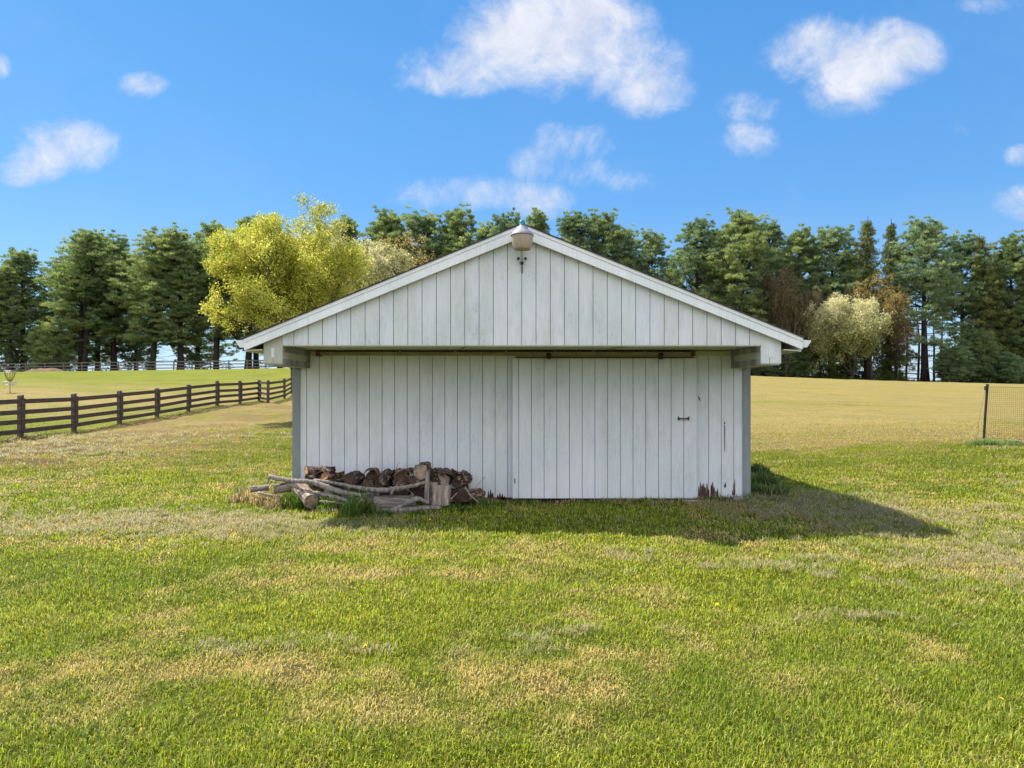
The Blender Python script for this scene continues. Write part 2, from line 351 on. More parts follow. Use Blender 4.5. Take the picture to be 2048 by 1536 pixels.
M_spruce = leaf_mat('spruce_needles', [(0,(.045,.062,.020)),(.5,(.14,.17,.045)),(.8,(.27,.28,.075)),(1,(.40,.37,.12))], .42)
M_yel = leaf_mat('yellow_green_leaves', [(0,(.20,.255,.035)),(.35,(.40,.425,.06)),(.7,(.64,.60,.13)),(1,(.84,.74,.30))], .5, tcol=(1.15,1.12,.85))
M_blos = leaf_mat('cream_blossom', [(0,(.17,.20,.06)),(.38,(.37,.38,.14)),(.62,(.64,.60,.33)),(1,(.86,.80,.58))], .3, tcol=(1.1,1.05,.8))
M_oran = leaf_mat('orange_spring_leaves', [(0,(.20,.18,.06)),(.5,(.40,.32,.12)),(1,(.56,.42,.18))], .4, tcol=(1.2,1,.6))
M_bush = leaf_mat('shrub_leaves', [(0,(.025,.045,.012)),(.5,(.10,.14,.035)),(.85,(.22,.26,.06)),(1,(.25,.24,.08))], .3)
M_brleaf = leaf_mat('brown_dry_foliage', [(0,(.07,.06,.03)),(.5,(.18,.15,.08)),(1,(.30,.26,.14))], .3)

def grass_mat(name, trans):
    m, t, o = mat(name); at = nd(t, 'ShaderNodeAttribute', attribute_name='Col')
    d = nd(t, 'ShaderNodeBsdfPrincipled', {'Base Color': at.outputs['Color'], 'Roughness': .55, 'Specular IOR Level': .3})
    tl = nd(t, 'ShaderNodeBsdfTranslucent', {'Color': mixc_(t, 1.0, at.outputs['Color'], (1.25,1.2,.65), 'MULTIPLY')})
    mx = nd(t, 'ShaderNodeMixShader', {0: trans, 1: d.outputs[0], 2: tl.outputs[0]}); t.links.new(mx.outputs[0], o.inputs[0]); return m
M_grass = grass_mat('grass_blades', .42)
m, t, o = mat('lawn_ground')
at = nd(t, 'ShaderNodeAttribute', attribute_name='Col')
a1 = tnoise(t, (1,1,1), 9, 6, .75); a2 = tnoise(t, (.22,1.6,1), 1.1, 8, .75); a3 = tnoise(t, (1,1,1), 60, 3, .7)
c = mixc_(t, 1.0, at.outputs['Color'], ramp(t, a1, [(.30,(.50,.50,.50)),(.5,(.95,.95,.95)),(.72,(1.35,1.3,1.2))]), 'MULTIPLY')
c = mixc_(t, ramp(t, a2, [(.44,(0,0,0)),(.60,(.42,.42,.42))]), c, (.16,.15,.035))
c = mixc_(t, 1.0, c, ramp(t, a3, [(.3,(.6,.6,.6)),(.7,(1.25,1.25,1.2))]), 'MULTIPLY')
hh = nd(t, 'ShaderNodeMath', {0: a1, 1: a3}, operation='ADD')
b = nd(t, 'ShaderNodeBump', {'Height': hh.outputs[0], 'Strength': .8, 'Distance': .05})
p = nd(t, 'ShaderNodeBsdfPrincipled', {'Base Color': c, 'Roughness': .95, 'Specular IOR Level': .1, 'Normal': b.outputs[0]}); t.links.new(p.outputs[0], o.inputs[0]); M_ground = m

# ------------------------------------------------------------------ ground sheet
def axis(lo, hi, s0, g, start=0.0):
    a = [start]; s = s0
    while a[-1] < hi: a.append(a[-1]+s); s *= g
    b = [start]; s = s0
    while b[-1] > lo: b.append(b[-1]-s); s *= g
    return np.array(sorted(set(a+b)))
xs = np.unique(np.concatenate([np.arange(-12, 12, .11), -12-np.cumsum(.11*1.035**np.arange(160)), 12+np.cumsum(.11*1.035**np.arange(160))]))
ys = np.unique(np.concatenate([np.arange(2, 20, .11), 20+np.cumsum(.11*1.03**np.arange(200)), 2-np.cumsum(.2*1.12**np.arange(40))]))
xs = xs[np.abs(xs) < 1500]; ys = ys[(ys < 2500) & (ys > -200)]
gx, gy = np.meshgrid(xs, ys); hz_ = gz(gx, gy)
ny, nx = gx.shape; idx = np.arange(nx*ny).reshape(ny, nx)
q = np.stack([idx[:-1,:-1], idx[:-1,1:], idx[1:,1:], idx[1:,:-1]], -1).reshape(-1, 4)
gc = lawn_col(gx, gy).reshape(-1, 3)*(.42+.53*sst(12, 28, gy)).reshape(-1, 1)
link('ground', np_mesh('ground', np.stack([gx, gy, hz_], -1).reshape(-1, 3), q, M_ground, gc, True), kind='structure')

# ------------------------------------------------------------------ grass blades
def blades(x, y, z, length, width, lean, yaw, col, face=None, curl=.5):
    n = len(x); k = np.random.RandomState(5)
    dx = np.cos(yaw); dy = np.sin(yaw); fx = -np.sin(face if face is not None else yaw); fy = np.cos(face if face is not None else yaw)
    h1 = length*.5*np.cos(lean*.6); o1 = length*.5*np.sin(lean*.6); h2 = h1+length*.5*np.cos(lean*(1+curl)); o2 = o1+length*.5*np.sin(lean*(1+curl))
    h2 = np.maximum(h2, .1*length)
    w = width/2
    b0 = np.stack([x-fx*w, y-fy*w, z-.008], 1); b1 = np.stack([x+fx*w, y+fy*w, z-.008], 1)
    m0 = np.stack([x+dx*o1-fx*w*.8, y+dy*o1-fy*w*.8, z+h1], 1); m1 = np.stack([x+dx*o1+fx*w*.8, y+dy*o1+fy*w*.8, z+h1], 1)
    tp = np.stack([x+dx*o2, y+dy*o2, z+h2], 1)
    V_ = np.stack([b0, b1, m0, m1, tp], 1).reshape(-1, 3); B = (np.arange(n)*5)[:, None]
    F_ = np.concatenate([B+[0,1,3], B+[0,3,2], B+[2,3,4]], 1).reshape(-1, 3)
    return V_, F_, np.repeat(col, 5, 0)
rs = np.random.RandomState(11)
def sample(n0, d0, d1, ref):
    dd = np.linspace(d0, d1, 400); dens = n0*np.minimum(1, ref/dd)**2*(1.56*dd+3.0)
    cdf = np.cumsum(dens); tot = int(np.trapezoid(dens, dd) if hasattr(np, 'trapezoid') else np.trapz(dens, dd)); u = rs.rand(tot)
    d = np.interp(u*cdf[-1], cdf, dd); x = (rs.rand(tot)-.5)*(1.56*d+3.0); return x, d
x, d = sample(7600, 2.4, 30, 4.5)
keep = ~((x > -3.52) & (x < 3.82) & (d > 11.22) & (d < 20.4)); x = x[keep]; d = d[keep]
dry, dirt = lawn(x, d); z = gz(x, d); n = len(x); dirt = np.maximum(dirt, np.exp(-((d-11.06)/.15)**2)*(x > -1.2)*(x < 3.6)*1.2)
keep = rs.rand(n) > np.maximum(np.maximum(dirt*.8, .45*sst(.75, 1, dry)), sst(16, 30, d)); x, d, z, dry = x[keep], d[keep], z[keep], dry[keep]; n = len(x)
lush = sst(.45, .1, dry)*sst(.35, .7, fbm(x, d, 1.6, 81, 2))
sc = np.maximum(1, d/4.5)
tuft = sst(.35, .75, vn(x, d, 7.5, 83))
length = (.020+.022*rs.rand(n)+.024*lush*rs.rand(n)+.026*tuft*rs.rand(n))*sc**.35; width = (.0032+.0026*rs.rand(n))*sc**.9
lean = .25+1.1*rs.rand(n)+.35*dry
c = lawn_col(x, d)*1.35; r1 = rs.rand(n, 1)
isdry = (rs.rand(n) < (.10+.55*dry))[:, None]
straw = np.array((.60,.50,.17))*(.6+.7*r1); c = np.where(isdry, c*.35+straw*.65, c*(.30+1.75*r1))
green = (rs.rand(n) < .25*(1-dry))[:, None]; c = np.where(green, np.array((.14,.215,.010))*(.6+.8*r1), c)
fd = (.75*sst(10, 20, d))[:, None]; c = c*(1-fd)+lawn_col(x, d)*1.0*(.85+.3*r1)*fd
v_, f_, cc = blades(x, d, z, length, width, lean, rs.rand(n)*2*math.pi, c)
link('lawn_grass', np_mesh('lawn_grass', v_, f_, M_grass, cc), label='short mown patchy green and straw grass covering the lawn', cat='grass', kind='stuff')

# ridges and clumps of dry clippings lying on the lawn
x, d = sample(520, 4.6, 24, 5.5)
ridge = 1-np.abs(fbm(x*.45+.3*d, d, .9, 91, 3)-.5)*14; near_pile = np.exp(-(((x+3.9)/2.4)**2+((d-9.1)/.7)**2)); sh = np.exp(-(((x-4.6)/1.6)**2+((d-10.6)/1.4)**2)); tp = np.exp(-(((x-6.5)/2)**2+((d-7.6)/1.1)**2))
st = np.exp(-(((x+12.5)/2.6)**2))*sst(14, 17, d)
pr = np.clip(ridge, 0, 1)*.22*sst(.4,.6,vn(x,d,.35,95))+.55*near_pile+.6*sh+.4*tp+.15*st
keep = (rs.rand(len(x)) < pr) & ~((x > -3.7) & (x < 3.9) & (d > 11.1) & (d < 20.5)); x = x[keep]; d = d[keep]
k = 26; X_ = np.repeat(x, k)+rs.randn(len(x)*k)*.045*np.repeat(np.maximum(1, d/9), k); D_ = np.repeat(d, k)+rs.randn(len(x)*k)*.03*np.repeat(np.maximum(1, d/9), k); n = len(X_)
rc = rs.rand(n, 1); cc_ = (np.array((.50,.42,.24))*(1-rc)+np.array((.36,.34,.17))*rc)*(.35+.9*rs.rand(n, 1))
sc = np.maximum(1, D_/6)**.8
v_, f_, cc = blades(X_, D_, gz(X_, D_)+rs.rand(n)*.045+.006, (.03+.04*rs.rand(n))*sc, .0040*sc, 1.2+.5*rs.rand(n), rs.rand(n)*6.28, cc_, curl=.3)
link('grass_clippings', np_mesh('grass_clippings', v_, f_, M_grass, cc), label='grey straw coloured clumps of dry mown clippings scattered over the lawn', cat='grass clippings', kind='stuff')

def tall(name, spots, label, green, cat='tall grass', lmin=.18, lmax=.46, den=900, strawfrac=.2, w=.011, flop=.0):
    xs_, ds_, ls_ = [], [], []
    for (px, py, rx, ry, sc_) in spots:
        D = (EYE-0)/((py-HZ)/F) if py > HZ+40 else 19; n = int(den*math.pi*rx*ry*4); a = rs.rand(n)*6.28; r = np.sqrt(rs.rand(n))
        if py > 10000: pass
        xx = X(px, D)+rx*r*np.cos(a); dd = D+ry*r*np.sin(a); xs_.append(xx); ds_.append(dd); ls_.append(sc_*(1-.45*r)*(lmin+(lmax-lmin)*rs.rand(n)))
    x = np.concatenate(xs_); d = np.concatenate(ds_); l = np.concatenate(ls_); n = len(x)
    k = ~((x > -3.5) & (x < 3.8) & (d > 11.22)); x, d, l = x[k], d[k], l[k]; n = len(x)
    rr = rs.rand(n, 1); c = np.array(green[0])*(1-rr)+np.array(green[1])*rr
    c = np.where((rs.rand(n) < strawfrac)[:, None], np.array((.50,.40,.22))*(.35+.9*rs.rand(n, 1)), c)*(.45+1.0*rs.rand(n, 1))
    v_, f_, cc = blades(x, d, gz(x, d), l, w*(.6+.8*rs.rand(n)), flop+.15+.75*rs.rand(n), rs.rand(n)*6.28, c, curl=.9)
    return link(name, np_mesh(name, v_, f_, M_grass, cc), label=label, cat=cat, kind='stuff')
GR = ((.05,.12,.015),(.16,.27,.04))
tall('tall_grass', [(560,1002,.30,.16,.8),(620,1018,.42,.14,1.1),(590,1012,.3,.12,1.0),(665,1024,.25,.1,.85),(718,1030,.24,.14,1.3),(700,1036,.14,.1,1.0),(760,1032,.2,.08,.6),(830,1030,.25,.06,.35),(900,1022,.3,.1,.45),(970,1012,.35,.08,.45),(485,990,.15,.1,.6),(1060,1008,.3,.05,.35),(1180,1006,.4,.05,.3),(1300,1006,.4,.05,.3),(1440,1004,.3,.06,.4)],
     'long green grass tufts growing among the fallen branches below the wood pile', GR, strawfrac=.12)
tall('tall_grass', [(1515,985,.16,.3,.8),(1545,992,.22,.18,.85),(1530,965,.22,.35,.95),(1560,985,.12,.2,.7),(1520,940,.14,.5,.9),(1500,1000,.15,.08,.6)],
     'shaded long dark green grass clump at the right corner of the shed', ((.05,.10,.015),(.14,.22,.04)), strawfrac=.15)
tall('dead_grass', [(480,1006,.22,.12,.6),(600,1014,.3,.1,.5),(660,1010,.3,.1,.45),(960,1004,.3,.08,.4),(1200,1003,.8,.04,.28),(500,1004,.30,.16,.8),(530,1010,.26,.14,.95),(552,1018,.16,.1,.8),(515,998,.24,.12,.9)],
     'pale straw coloured dead grass heap at the left end of the wood pile', ((.26,.19,.12),(.55,.44,.30)), cat='dead grass', strawfrac=.5, lmin=.22, lmax=.55, den=420, flop=.15, w=.014)

# ------------------------------------------------------------------ shed
DW, DG, DFs = 11.3, 9.95, 9.86
XL, XR = -3.49, 3.79; YB = 20.3
pk = (.142, 4.033); eL = (-3.722, 2.443); eR = (4.038, 2.457)
def roofz(x): return pk[1]+(x-pk[0])*((pk[1]-eL[1])/(pk[0]-eL[0])) if x < pk[0] else pk[1]+(x-pk[0])*((eR[1]-pk[1])/(eR[0]-pk[0]))
shed = empty('shed', (0.15, DW, 0), label='white board-sided shed with a wide sliding door and a deep gable overhang', cat='shed')
shed.location = (0,0,0)
def siding(x0, x1, y, z0, ztop, g0, sp, gw=.0085, gd=.010):
    """front-facing grooved sheet with thickness"""
    mb = MB(); pr = [(x0, 0)]; k = math.ceil((x0-g0)/sp+.05)
    brk = [pk[0]] if x0 < pk[0] < x1 else []
    while g0+k*sp < x1-gw:
        gx_ = g0+k*sp; pr += [(gx_-gw/2, 0), (gx_-gw/2+.002, gd), (gx_+gw/2-.002, gd), (gx_+gw/2, 0)]; k += 1
    pr.append((x1, 0))
    n = len(pr); vs = [(a, y+b, z0) for a, b in pr]+[(a, y+b, ztop(a)) for a, b in pr]
    mb.add(vs, [(i, i+1, n+i+1, n+i) for i in range(n-1) if i % 4 == 0]); mb.add(vs, [(i, i+1, n+i+1, n+i) for i in range(n-1) if i % 4], 1)
    mb.add([(x0,y,z0),(x1,y,z0),(x1,y+.022,z0),(x0,y+.022,z0)], [(0,3,2,1)])
    mb.add([(x0,y+.022,z0),(x1,y+.022,z0),(x1,y+.022,ztop(x1)),(x0,y+.022,ztop(x0))] if not brk else
           [(x0,y+.022,z0),(x1,y+.022,z0),(x1,y+.022,ztop(x1)),(pk[0],y+.022,ztop(pk[0])),(x0,y+.022,ztop(x0))], [(0,1,2,3)[::-1] if not brk else (4,3,2,1,0)])
    mb.add([(x0,y,z0),(x0,y+.022,z0),(x0,y+.022,ztop(x0)),(x0,y,ztop(x0))], [(3,2,1,0)]); mb.add([(x1,y,z0),(x1,y+.022,z0),(x1,y+.022,ztop(x1)),(x1,y,ztop(x1))], [(0,1,2,3)])
    return mb
siding(XL+.01, XR-.01, DW, .03, lambda x: 2.362, -3.267, .1999).obj('wall', [M_side, M_groove], shed, label='front wall of grooved white siding behind the sliding door')
# side and back walls (with the same grooves)
mb = MB()
for xw, s in ((XL, 1), (XR, -1)):
    mb = MB(); k = 0; y0 = DW+.024
    while y0 < YB-.01:
        y1 = min(y0+.19, YB); mb.box(min(xw, xw+s*.022), max(xw, xw+s*.022), y0, y1, .03, 2.47); y0 += .2
    mb.box(min(xw+s*.024, xw+s*.04), max(xw+s*.024, xw+s*.04), DW+.03, YB-.03, .03, 2.46)
    mb.obj('wall', M_side, shed, label='side wall of vertical boards')
MB().prism([(XL+.03,.03),(XR-.03,.03),(XR-.03,2.5),(pk[0],roofz(pk[0])-.06),(XL+.03,2.45)], YB-.03, YB).obj('back_wall', M_side, shed)
siding(-3.214, 3.488, DG, 2.366, lambda x: roofz(x)-.075, .137, .1996).obj('gable_wall', [M_gab, M_groove], shed, label='triangular overhanging gable of grooved weathered white siding')
MB().box(-3.214, 3.488, DG+.004, DG+.02, 2.350, 2.363).box(-3.214, 3.488, DG+.024, DW-.003, 2.372, 2.385).obj('soffit', M_soff, shed)
for xc in (-.78, 1.52): MB().beam((xc+.16, DG+.03, 2.369), (xc-.06, DW-.02, 2.369), .03, .01).obj('soffit_strip', M_beam, shed)
for (x0, x1, vx0, vx1, sgn) in ((-3.48, -3.216, 543, 549, 1), (3.49, 3.77, 1537, 1549, -1)):
    mb = MB(); zb = 2.106
    mb.prism([(x0, zb), (x1, zb), (x1, roofz(x1)-.075), (x0, roofz(x0)-.075)], DG-.002, DG+.02)
    bx = MB(); bx.box(x0+.01, x1-.01, DG+.022, DW-.004, zb-.02, 2.368)
    o = mb.obj('eave_box', M_gab if sgn < 0 else M_beam2, shed, label='boxed end of the eave beam beside the gable')
    bx.obj('beam_core', M_beam2, o)
    # framed inner face: rails and stile standing proud of the panel
    xi = x1 if sgn > 0 else x0; a, b = (xi-.008, xi+.006) if sgn > 0 else (xi-.006, xi+.008)
    fr = MB(); fr.box(a, b, DG+.024, DW-.01, 2.275, 2.366); fr.box(a, b, DG+.024, DW-.01, zb-.022, 2.175); fr.box(a-.001, b+.001, DW-.11, DW-.006, zb-.024, 2.3655)
    fr.obj('beam_frame', M_beam, o, bevel=.003)
    vz0, vz1 = Z(715, DG), Z(690 if sgn < 0 else 696, DG)
    MB().box(X(vx0, DG), X(vx1, DG), DG-.008, DG, vz0, vz1).obj('vent_cover', M_side, o)
    sm = MB(); xm = (x0+x1)/2; sm.box(xm-.003 if sgn>0 else xm-.025, xm+.003 if sgn>0 else xm-.019, DG-.005, DG, zb, vz0-.005)
    sm.obj('seam', M_beam, o)
# rake fascia
for e, nm in ((eL, 0), (eR, 1)):
    mb = MB(); t1, t0 = .168, .160
    pts = [pk, e, (e[0], e[1]-t0), (pk[0], pk[1]-t1-.01)]
    g = .048
    up = [(pk[0], pk[1]), (e[0], e[1]), (e[0], e[1]-g), (pk[0], pk[1]-g)]; lo = [(pk[0], pk[1]-g), (e[0], e[1]-g), (e[0], e[1]-t0), (pk[0], pk[1]-t1-.01)]
    f = MB().prism(lo, DFs, DFs+.035).obj('fascia_board', M_trim, shed, bevel=.002)
    MB().prism(up, DFs-.012, DFs+.034).obj('fascia_strip', M_trim, f)
    sx = e[0]; s = 1 if sx > 0 else -1
    xi = XR+.002 if s > 0 else XL-.002
    MB().prism([(xi, 2.29), (sx-s*.03, 2.275), (sx-s*.03, 2.29), (xi, 2.305)], DFs+.037, YB+.2).obj('eave_soffit', M_soff, shed)
    MB().box(min(sx-s*.028, sx-s*.008), max(sx-s*.028, sx-s*.008), DFs+.037, YB+.25, 2.27, e[1]-.02).obj('eave_fascia', M_trim, shed)
    # K-style gutter running back along the eave
    x0 = sx+s*.004; g0 = [(x0, 2.33), (x0, 2.44), (x0+s*.003, 2.44), (x0+s*.003, 2.333), (x0+s*.072, 2.333), (x0+s*.095, 2.37), (x0+s*.122, 2.405), (x0+s*.122, 2.425), (x0+s*.128, 2.428), (x0+s*.128, 2.400), (x0+s*.099, 2.365), (x0+s*.076, 2.328)]
    gm = MB().prism(g0, DFs+.05, YB+.2); gm.prism([(x0,2.334),(x0,2.44),(x0+s*.122,2.425),(x0+s*.122,2.405),(x0+s*.095,2.37),(x0+s*.072,2.334)], DFs+.046, DFs+.049)
    gm.obj('gutter', M_gutter, shed)
# roof slabs with shingle courses
mb = MB()
for e in (eL, eR):
    s = 1 if e[0] > 0 else -1; ex = e[0]+s*.02; ez = e[1]-.02*.41
    L_ = 20
    for i in range(L_):
        a0, a1 = i/L_, (i+1)/L_; fx0, fx1 = ex+(pk[0]-ex)*a0, ex+(pk[0]-ex)*a1; z0, z1 = ez+(pk[1]-ez)*a0, ez+(pk[1]-ez)*a1
        mb.prism([(fx0, z0+.003), (fx1, z1+.003), (fx1, z1+.012), (fx0, z0+.024)], DFs-.03, YB+.3)
mb.obj('roof', M_shing, shed)
mb = MB()
for e in (eL, eR):
    s = 1 if e[0] > 0 else -1
    mb.prism([(e[0]-s*.01, e[1]-.022), (pk[0], pk[1]-.022), (pk[0], pk[1]-.002), (e[0]-s*.01, e[1]-.002)], DFs+.036, YB+.28)
mb.obj('roof_deck', M_soff, shed)
for x0, x1 in ((XL-.004, XL+.12), (XR-.12, XR+.004)):
    MB().box(x0, x1, DW-.018, DW+.02, 0.0, 2.083).obj('corner_board', M_corner, shed, bevel=.004)
MB().box(-3.2, 3.48, DW-.02, DW-.001, 2.283, 2.360).obj('trim_board', M_soff, shed)
# sliding door track
trk = MB().box(X(634, 11.16), X(1388, 11.16), 11.15, 11.20, 2.283, 2.340).obj('door_track', M_rail, shed, bevel=.004)
MB().box(X(634, 11.16), X(1388, 11.16), 11.165, 11.21, 2.3405, 2.362).obj('track_rail', M_black, trk)
for px in (636, 800, 910, 1012, 1110, 1186, 1290, 1386):
    w = .035 if px in (636, 1386) else .016
    MB().box(X(px, 11.16)-w, X(px, 11.16)+w, 11.14, 11.279, 2.272 if w > .02 else 2.29, 2.366).obj('track_bracket', M_rust if w > .02 else M_rail, trk, bevel=.003)
low = MB().box(X(1032, 11.16), X(1386, 11.16), 11.165, 11.195, 2.262, 2.279).obj('lower_rail', M_rail, shed)
MB().box(X(1030, 11.16), X(1389, 11.16), 11.16, 11.20, 2.243, 2.258).obj('rail_lip', M_rust, low)
# door
D0 = 11.205
door = siding(X(1027, D0), X(1393, D0), D0, .03, lambda x: 2.238, X(1037.4, D0), .2004).obj('sliding_door', [M_side, M_groove], shed, label='wide white sliding door of vertical boards hanging from a rail')
MB().box(X(1027, D0)+.002, X(1393, D0)-.002, D0+.024, D0+.06, .032, 2.236).obj('door_frame', M_trim, door)
MB().box(X(1026, D0)-.006, X(1031, D0), D0-.012, D0+.02, .028, 2.24).obj('edge_strip', M_side, door)
for px in (1097, 1320):
    h = MB(); xc = X(px, D0)
    h.box(xc-.026, xc+.026, D0-.085, D0-.062, Z(719, D0), Z(706, D0)); h.tube([(xc-.034, D0-.075, Z(710,D0)), (xc+.034, D0-.075, Z(710,D0))], .026, 12)
    ho = h.obj('door_hanger', M_black, door)
    MB().box(xc-.024, xc+.024, D0-.06, D0-.001, Z(728, D0), Z(718, D0)).tube([(xc-.012, D0-.066, Z(726, D0)), (xc+.018, D0-.066, Z(723, D0))], .009, 8).obj('hanger_plate', M_galv, ho)
xh0, xh1, zh = X(1356, D0), X(1378, D0), Z(837, D0)
h = MB(); h.tube([(xh0+.012, D0, zh), (xh0+.02, D0-.045, zh), (xh0+.05, D0-.055, zh), (xh1-.05, D0-.055, zh), (xh1-.02, D0-.045, zh), (xh1-.012, D0, zh)], .011, 8)
h.box(xh0-.004, xh0+.022, D0-.006, D0-.001, zh-.028, zh+.028).box(xh1-.022, xh1+.004, D0-.006, D0-.001, zh-.028, zh+.028)
h.obj('door_handle', M_rust, door, smooth=False)
# rot along the foot of the wall and door
def rotp(pts, D, par, seed):
    r_ = random.Random(seed); poly = [(X(px, D), Z(py, D)) for px, py in pts]
    return MB().prism(poly, D-.004, D-.0005).obj('rot_patch', M_rot, par)
def jag(x0, x1, yb, tops, seed):
    r_ = random.Random(seed); n = len(tops); out = [(x0, yb)]
    for i in range(n):
        xa = x0+(x1-x0)*i/n; xb = x0+(x1-x0)*(i+1)/n; out += [(xa+.25*(xb-xa), tops[i]+r_.uniform(0, 2)), (xa+.6*(xb-xa), tops[i]-r_.uniform(0, 3)), (xb-.1*(xb-xa), tops[i]+r_.uniform(4, 9))]
    return out+[(x1, yb)]
rotp(jag(1396, 1419, 995, [975, 966, 970, 968, 974, 966, 978], 1), DW-.001, shed, 1)
rotp(jag(1420.5, 1437, 995, [970, 965, 975, 982, 978], 2), DW-.001, shed, 2)
rotp(jag(1448, 1452, 975, [968, 965], 3), DW-.001, shed, 3)
rotp(jag(1464, 1470.5, 990, [980, 968, 960], 4), DW-.001, shed, 4)
rotp(jag(975, 988, 995, [984, 980, 986], 5), DW-.001, shed, 5); rotp(jag(993, 1012, 995, [991, 986, 989, 992], 6), DW-.001, shed, 6)
rotp([(1396,792),(1399,795),(1402,803),(1400,801),(1397,797)], DW-.001, shed, 7); rotp([(1448.4,850),(1450.2,850),(1450,903),(1449,903)], DW-.001, shed, 8)
rotp([(1448.6,849),(1447.5,846),(1449.5,843),(1450.5,847)], DW-.001, shed, 8)
rotp([(1028,958),(1030,956),(1031,965),(1029,968)], D0-.013, door, 9)
MB().box(XL+.1, XR-.05, DW+.002, DW+.06, -.08, .028).obj('sill_beam', M_rot, shed)

# ------------------------------------------------------------------ barn light over the door
LX, LY = X(1044.5, 9.65), 9.65
lamp = empty('barn_light', (LX, DG, Z(520, DG)), label='dusty beige barn light with a teal cap on an arm below the gable peak', cat='lamp')
zr = Z(470, LY); inv = Matrix.Translation(-Vector(lamp.location))
def lobj(mb, name, m_, par, smooth=True):
    lo = lamp.location; mb.v = [(a-lo.x, b-lo.y, c_-lo.z) for a, b, c_ in mb.v]; return mb.obj(name, m_, par, smooth=smooth)
M_cap = plain('lamp_hood_metal', [(.3,(.20,.19,.21)),(.7,(.34,.32,.35))], s=10, rough=.6)
m, t, o = mat('dusty_refractor')
n_ = tnoise(t, (30,30,2), 2, 4); n2_ = tnoise(t, (1,1,1), 12, 4)
cc_ = mixc_(t, n2_, ramp(t, n_, [(.3,(.42,.30,.22)),(.7,(.66,.54,.44))]), (.62,.50,.36))
p = nd(t, 'ShaderNodeBsdfPrincipled', {'Base Color': cc_, 'Roughness': .35}); tl = nd(t, 'ShaderNodeBsdfTranslucent', {'Color': cc_})
mx = nd(t, 'ShaderNodeMixShader', {0: .35, 1: p.outputs[0], 2: tl.outputs[0]}); t.links.new(mx.outputs[0], o.inputs[0]); M_refr = m
M_teal = plain('teal_photocell_plastic', [(.3,(.03,.16,.19)),(.7,(.08,.26,.29))], s=10, rough=.4)
lobj(MB().lathe([(.001,.125),(.04,.122),(.072,.108),(.085,.075),(.115,.05),(.150,.012),(.158,-.002),(.160,-.012),(.150,-.010),(.14,0)], 32, (LX,LY,zr)), 'lamp_hood', M_cap, lamp)
rf = lobj(MB().lathe([(.149,-.011),(.146,-.06),(.135,-.13),(.122,-.185),(.114,-.197),(.098,-.198),(.085,-.180),(.001,-.172)], 40, (LX,LY,zr)), 'refractor', M_refr, lamp)
lobj(MB().lathe([(.001,.20),(.025,.199),(.037,.188),(.040,.165),(.040,.122),(.043,.120),(.043,.112)], 20, (LX,LY,zr)), 'photocell', M_teal, lamp)
zc = Z(520, DG)
lobj(MB().tube([(LX,LY+.09,zr+.045),(LX,LY+.20,zr+.03),(LX,DG-.055,zr-.06),(LX,DG-.045,zr-.14),(LX,DG-.045,zc-.03)], .016, 12), 'arm', M_galv, lamp)
br = lobj(MB().box(LX-.045, LX+.045, DG-.028, DG-.003, zc-.028, zc+.03), 'wall_bracket', M_galv, lamp, False)
for dx_, dz_, r_ in ((-.05,.015,.02),(.05,.015,.02),(0,-.05,.024)): lobj(MB().tube([(LX+dx_,DG-.044,zc+dz_),(LX+dx_,DG-.004,zc+dz_)], r_*.9, 12), 'bolt', M_black, br, False)
lobj(MB().tube([(LX,DG-.03,zc-.05),(LX,DG-.02,zc-.10),(LX,DG-.006,zc-.185)], .008, 8), 'cable', M_black, lamp)

# ------------------------------------------------------------------ wood pile
def wood(name, p0, p1, r, mats, label, cat='log', rough=.18, taper=.95, seed=0, bend=.0, sides=14, segs=7, split=None, group='rotting firewood and branches heaped at the foot of the wall'):
    """one log or branch: local Z axis along its length, ends cut"""
    p0 = Vector(p0); p1 = Vector(p1); Ln = (p1-p0).length; rr = random.Random(seed*17+3); mb = MB()
    ph = rr.uniform(0, 6.28); lobes = [(rr.randint(1, 5), rr.uniform(0, 6.28), rr.uniform(.3, 1)) for _ in range(4)]
    vs = []
    for i in range(segs+1):
        t_ = i/segs; z_ = -Ln/2+Ln*t_; ox = bend*math.sin(math.pi*t_)*math.cos(ph); oy = bend*math.sin(math.pi*t_)*math.sin(ph)
        for j in range(sides):
            a = 6.283*j/sides; q_ = 1+rough*.5*sum(w*math.sin(k_*a+p_+1.3*t_*k_) for k_, p_, w in lobes)+rough*rr.uniform(-.35, .35)
            rad = r*(1+(taper-1)*t_)*q_
            xx, yy_ = rad*math.cos(a), rad*math.sin(a)
            if split: yy_ = min(yy_, r*split)
            vs.append((ox+xx, oy+yy_, z_+rr.uniform(-.006, .006)*(0 if 0 < i < segs else 1)))
    n = sides; fs = [(i*n+j, i*n+(j+1)%n, (i+1)*n+(j+1)%n, (i+1)*n+j) for i in range(segs) for j in range(n)]
    mb.add(vs, fs, 0)
    lip = .93
    for e_ in (0, segs):
        ring = [vs[e_*n+j] for j in range(n)]; cx = sum(v[0] for v in ring)/n; cy = sum(v[1] for v in ring)/n; s_ = -1 if e_ == 0 else 1
        inner = [((v[0]-cx)*.90+cx, (v[1]-cy)*.90+cy, v[2]-s_*.002) for v in ring]
        b = ring+inner+[(cx, cy, ring[0][2]-s_*.010)]
        mb.add(b, [((j, (j+1)%n, n+(j+1)%n, n+j) if e_ else (n+j, n+(j+1)%n, (j+1)%n, j)) for j in range(n)], 0)
        mb.add(b, [((n+j, n+(j+1)%n, 2*n) if e_ else (2*n, n+(j+1)%n, n+j)) for j in range(n)], 1)
    o = mb.obj(name, mats, label=label, cat=cat, group=group)
    o.location = (p0+p1)/2; o.rotation_euler = (p1-p0).to_track_quat('Z', 'Y').to_euler()
    return o
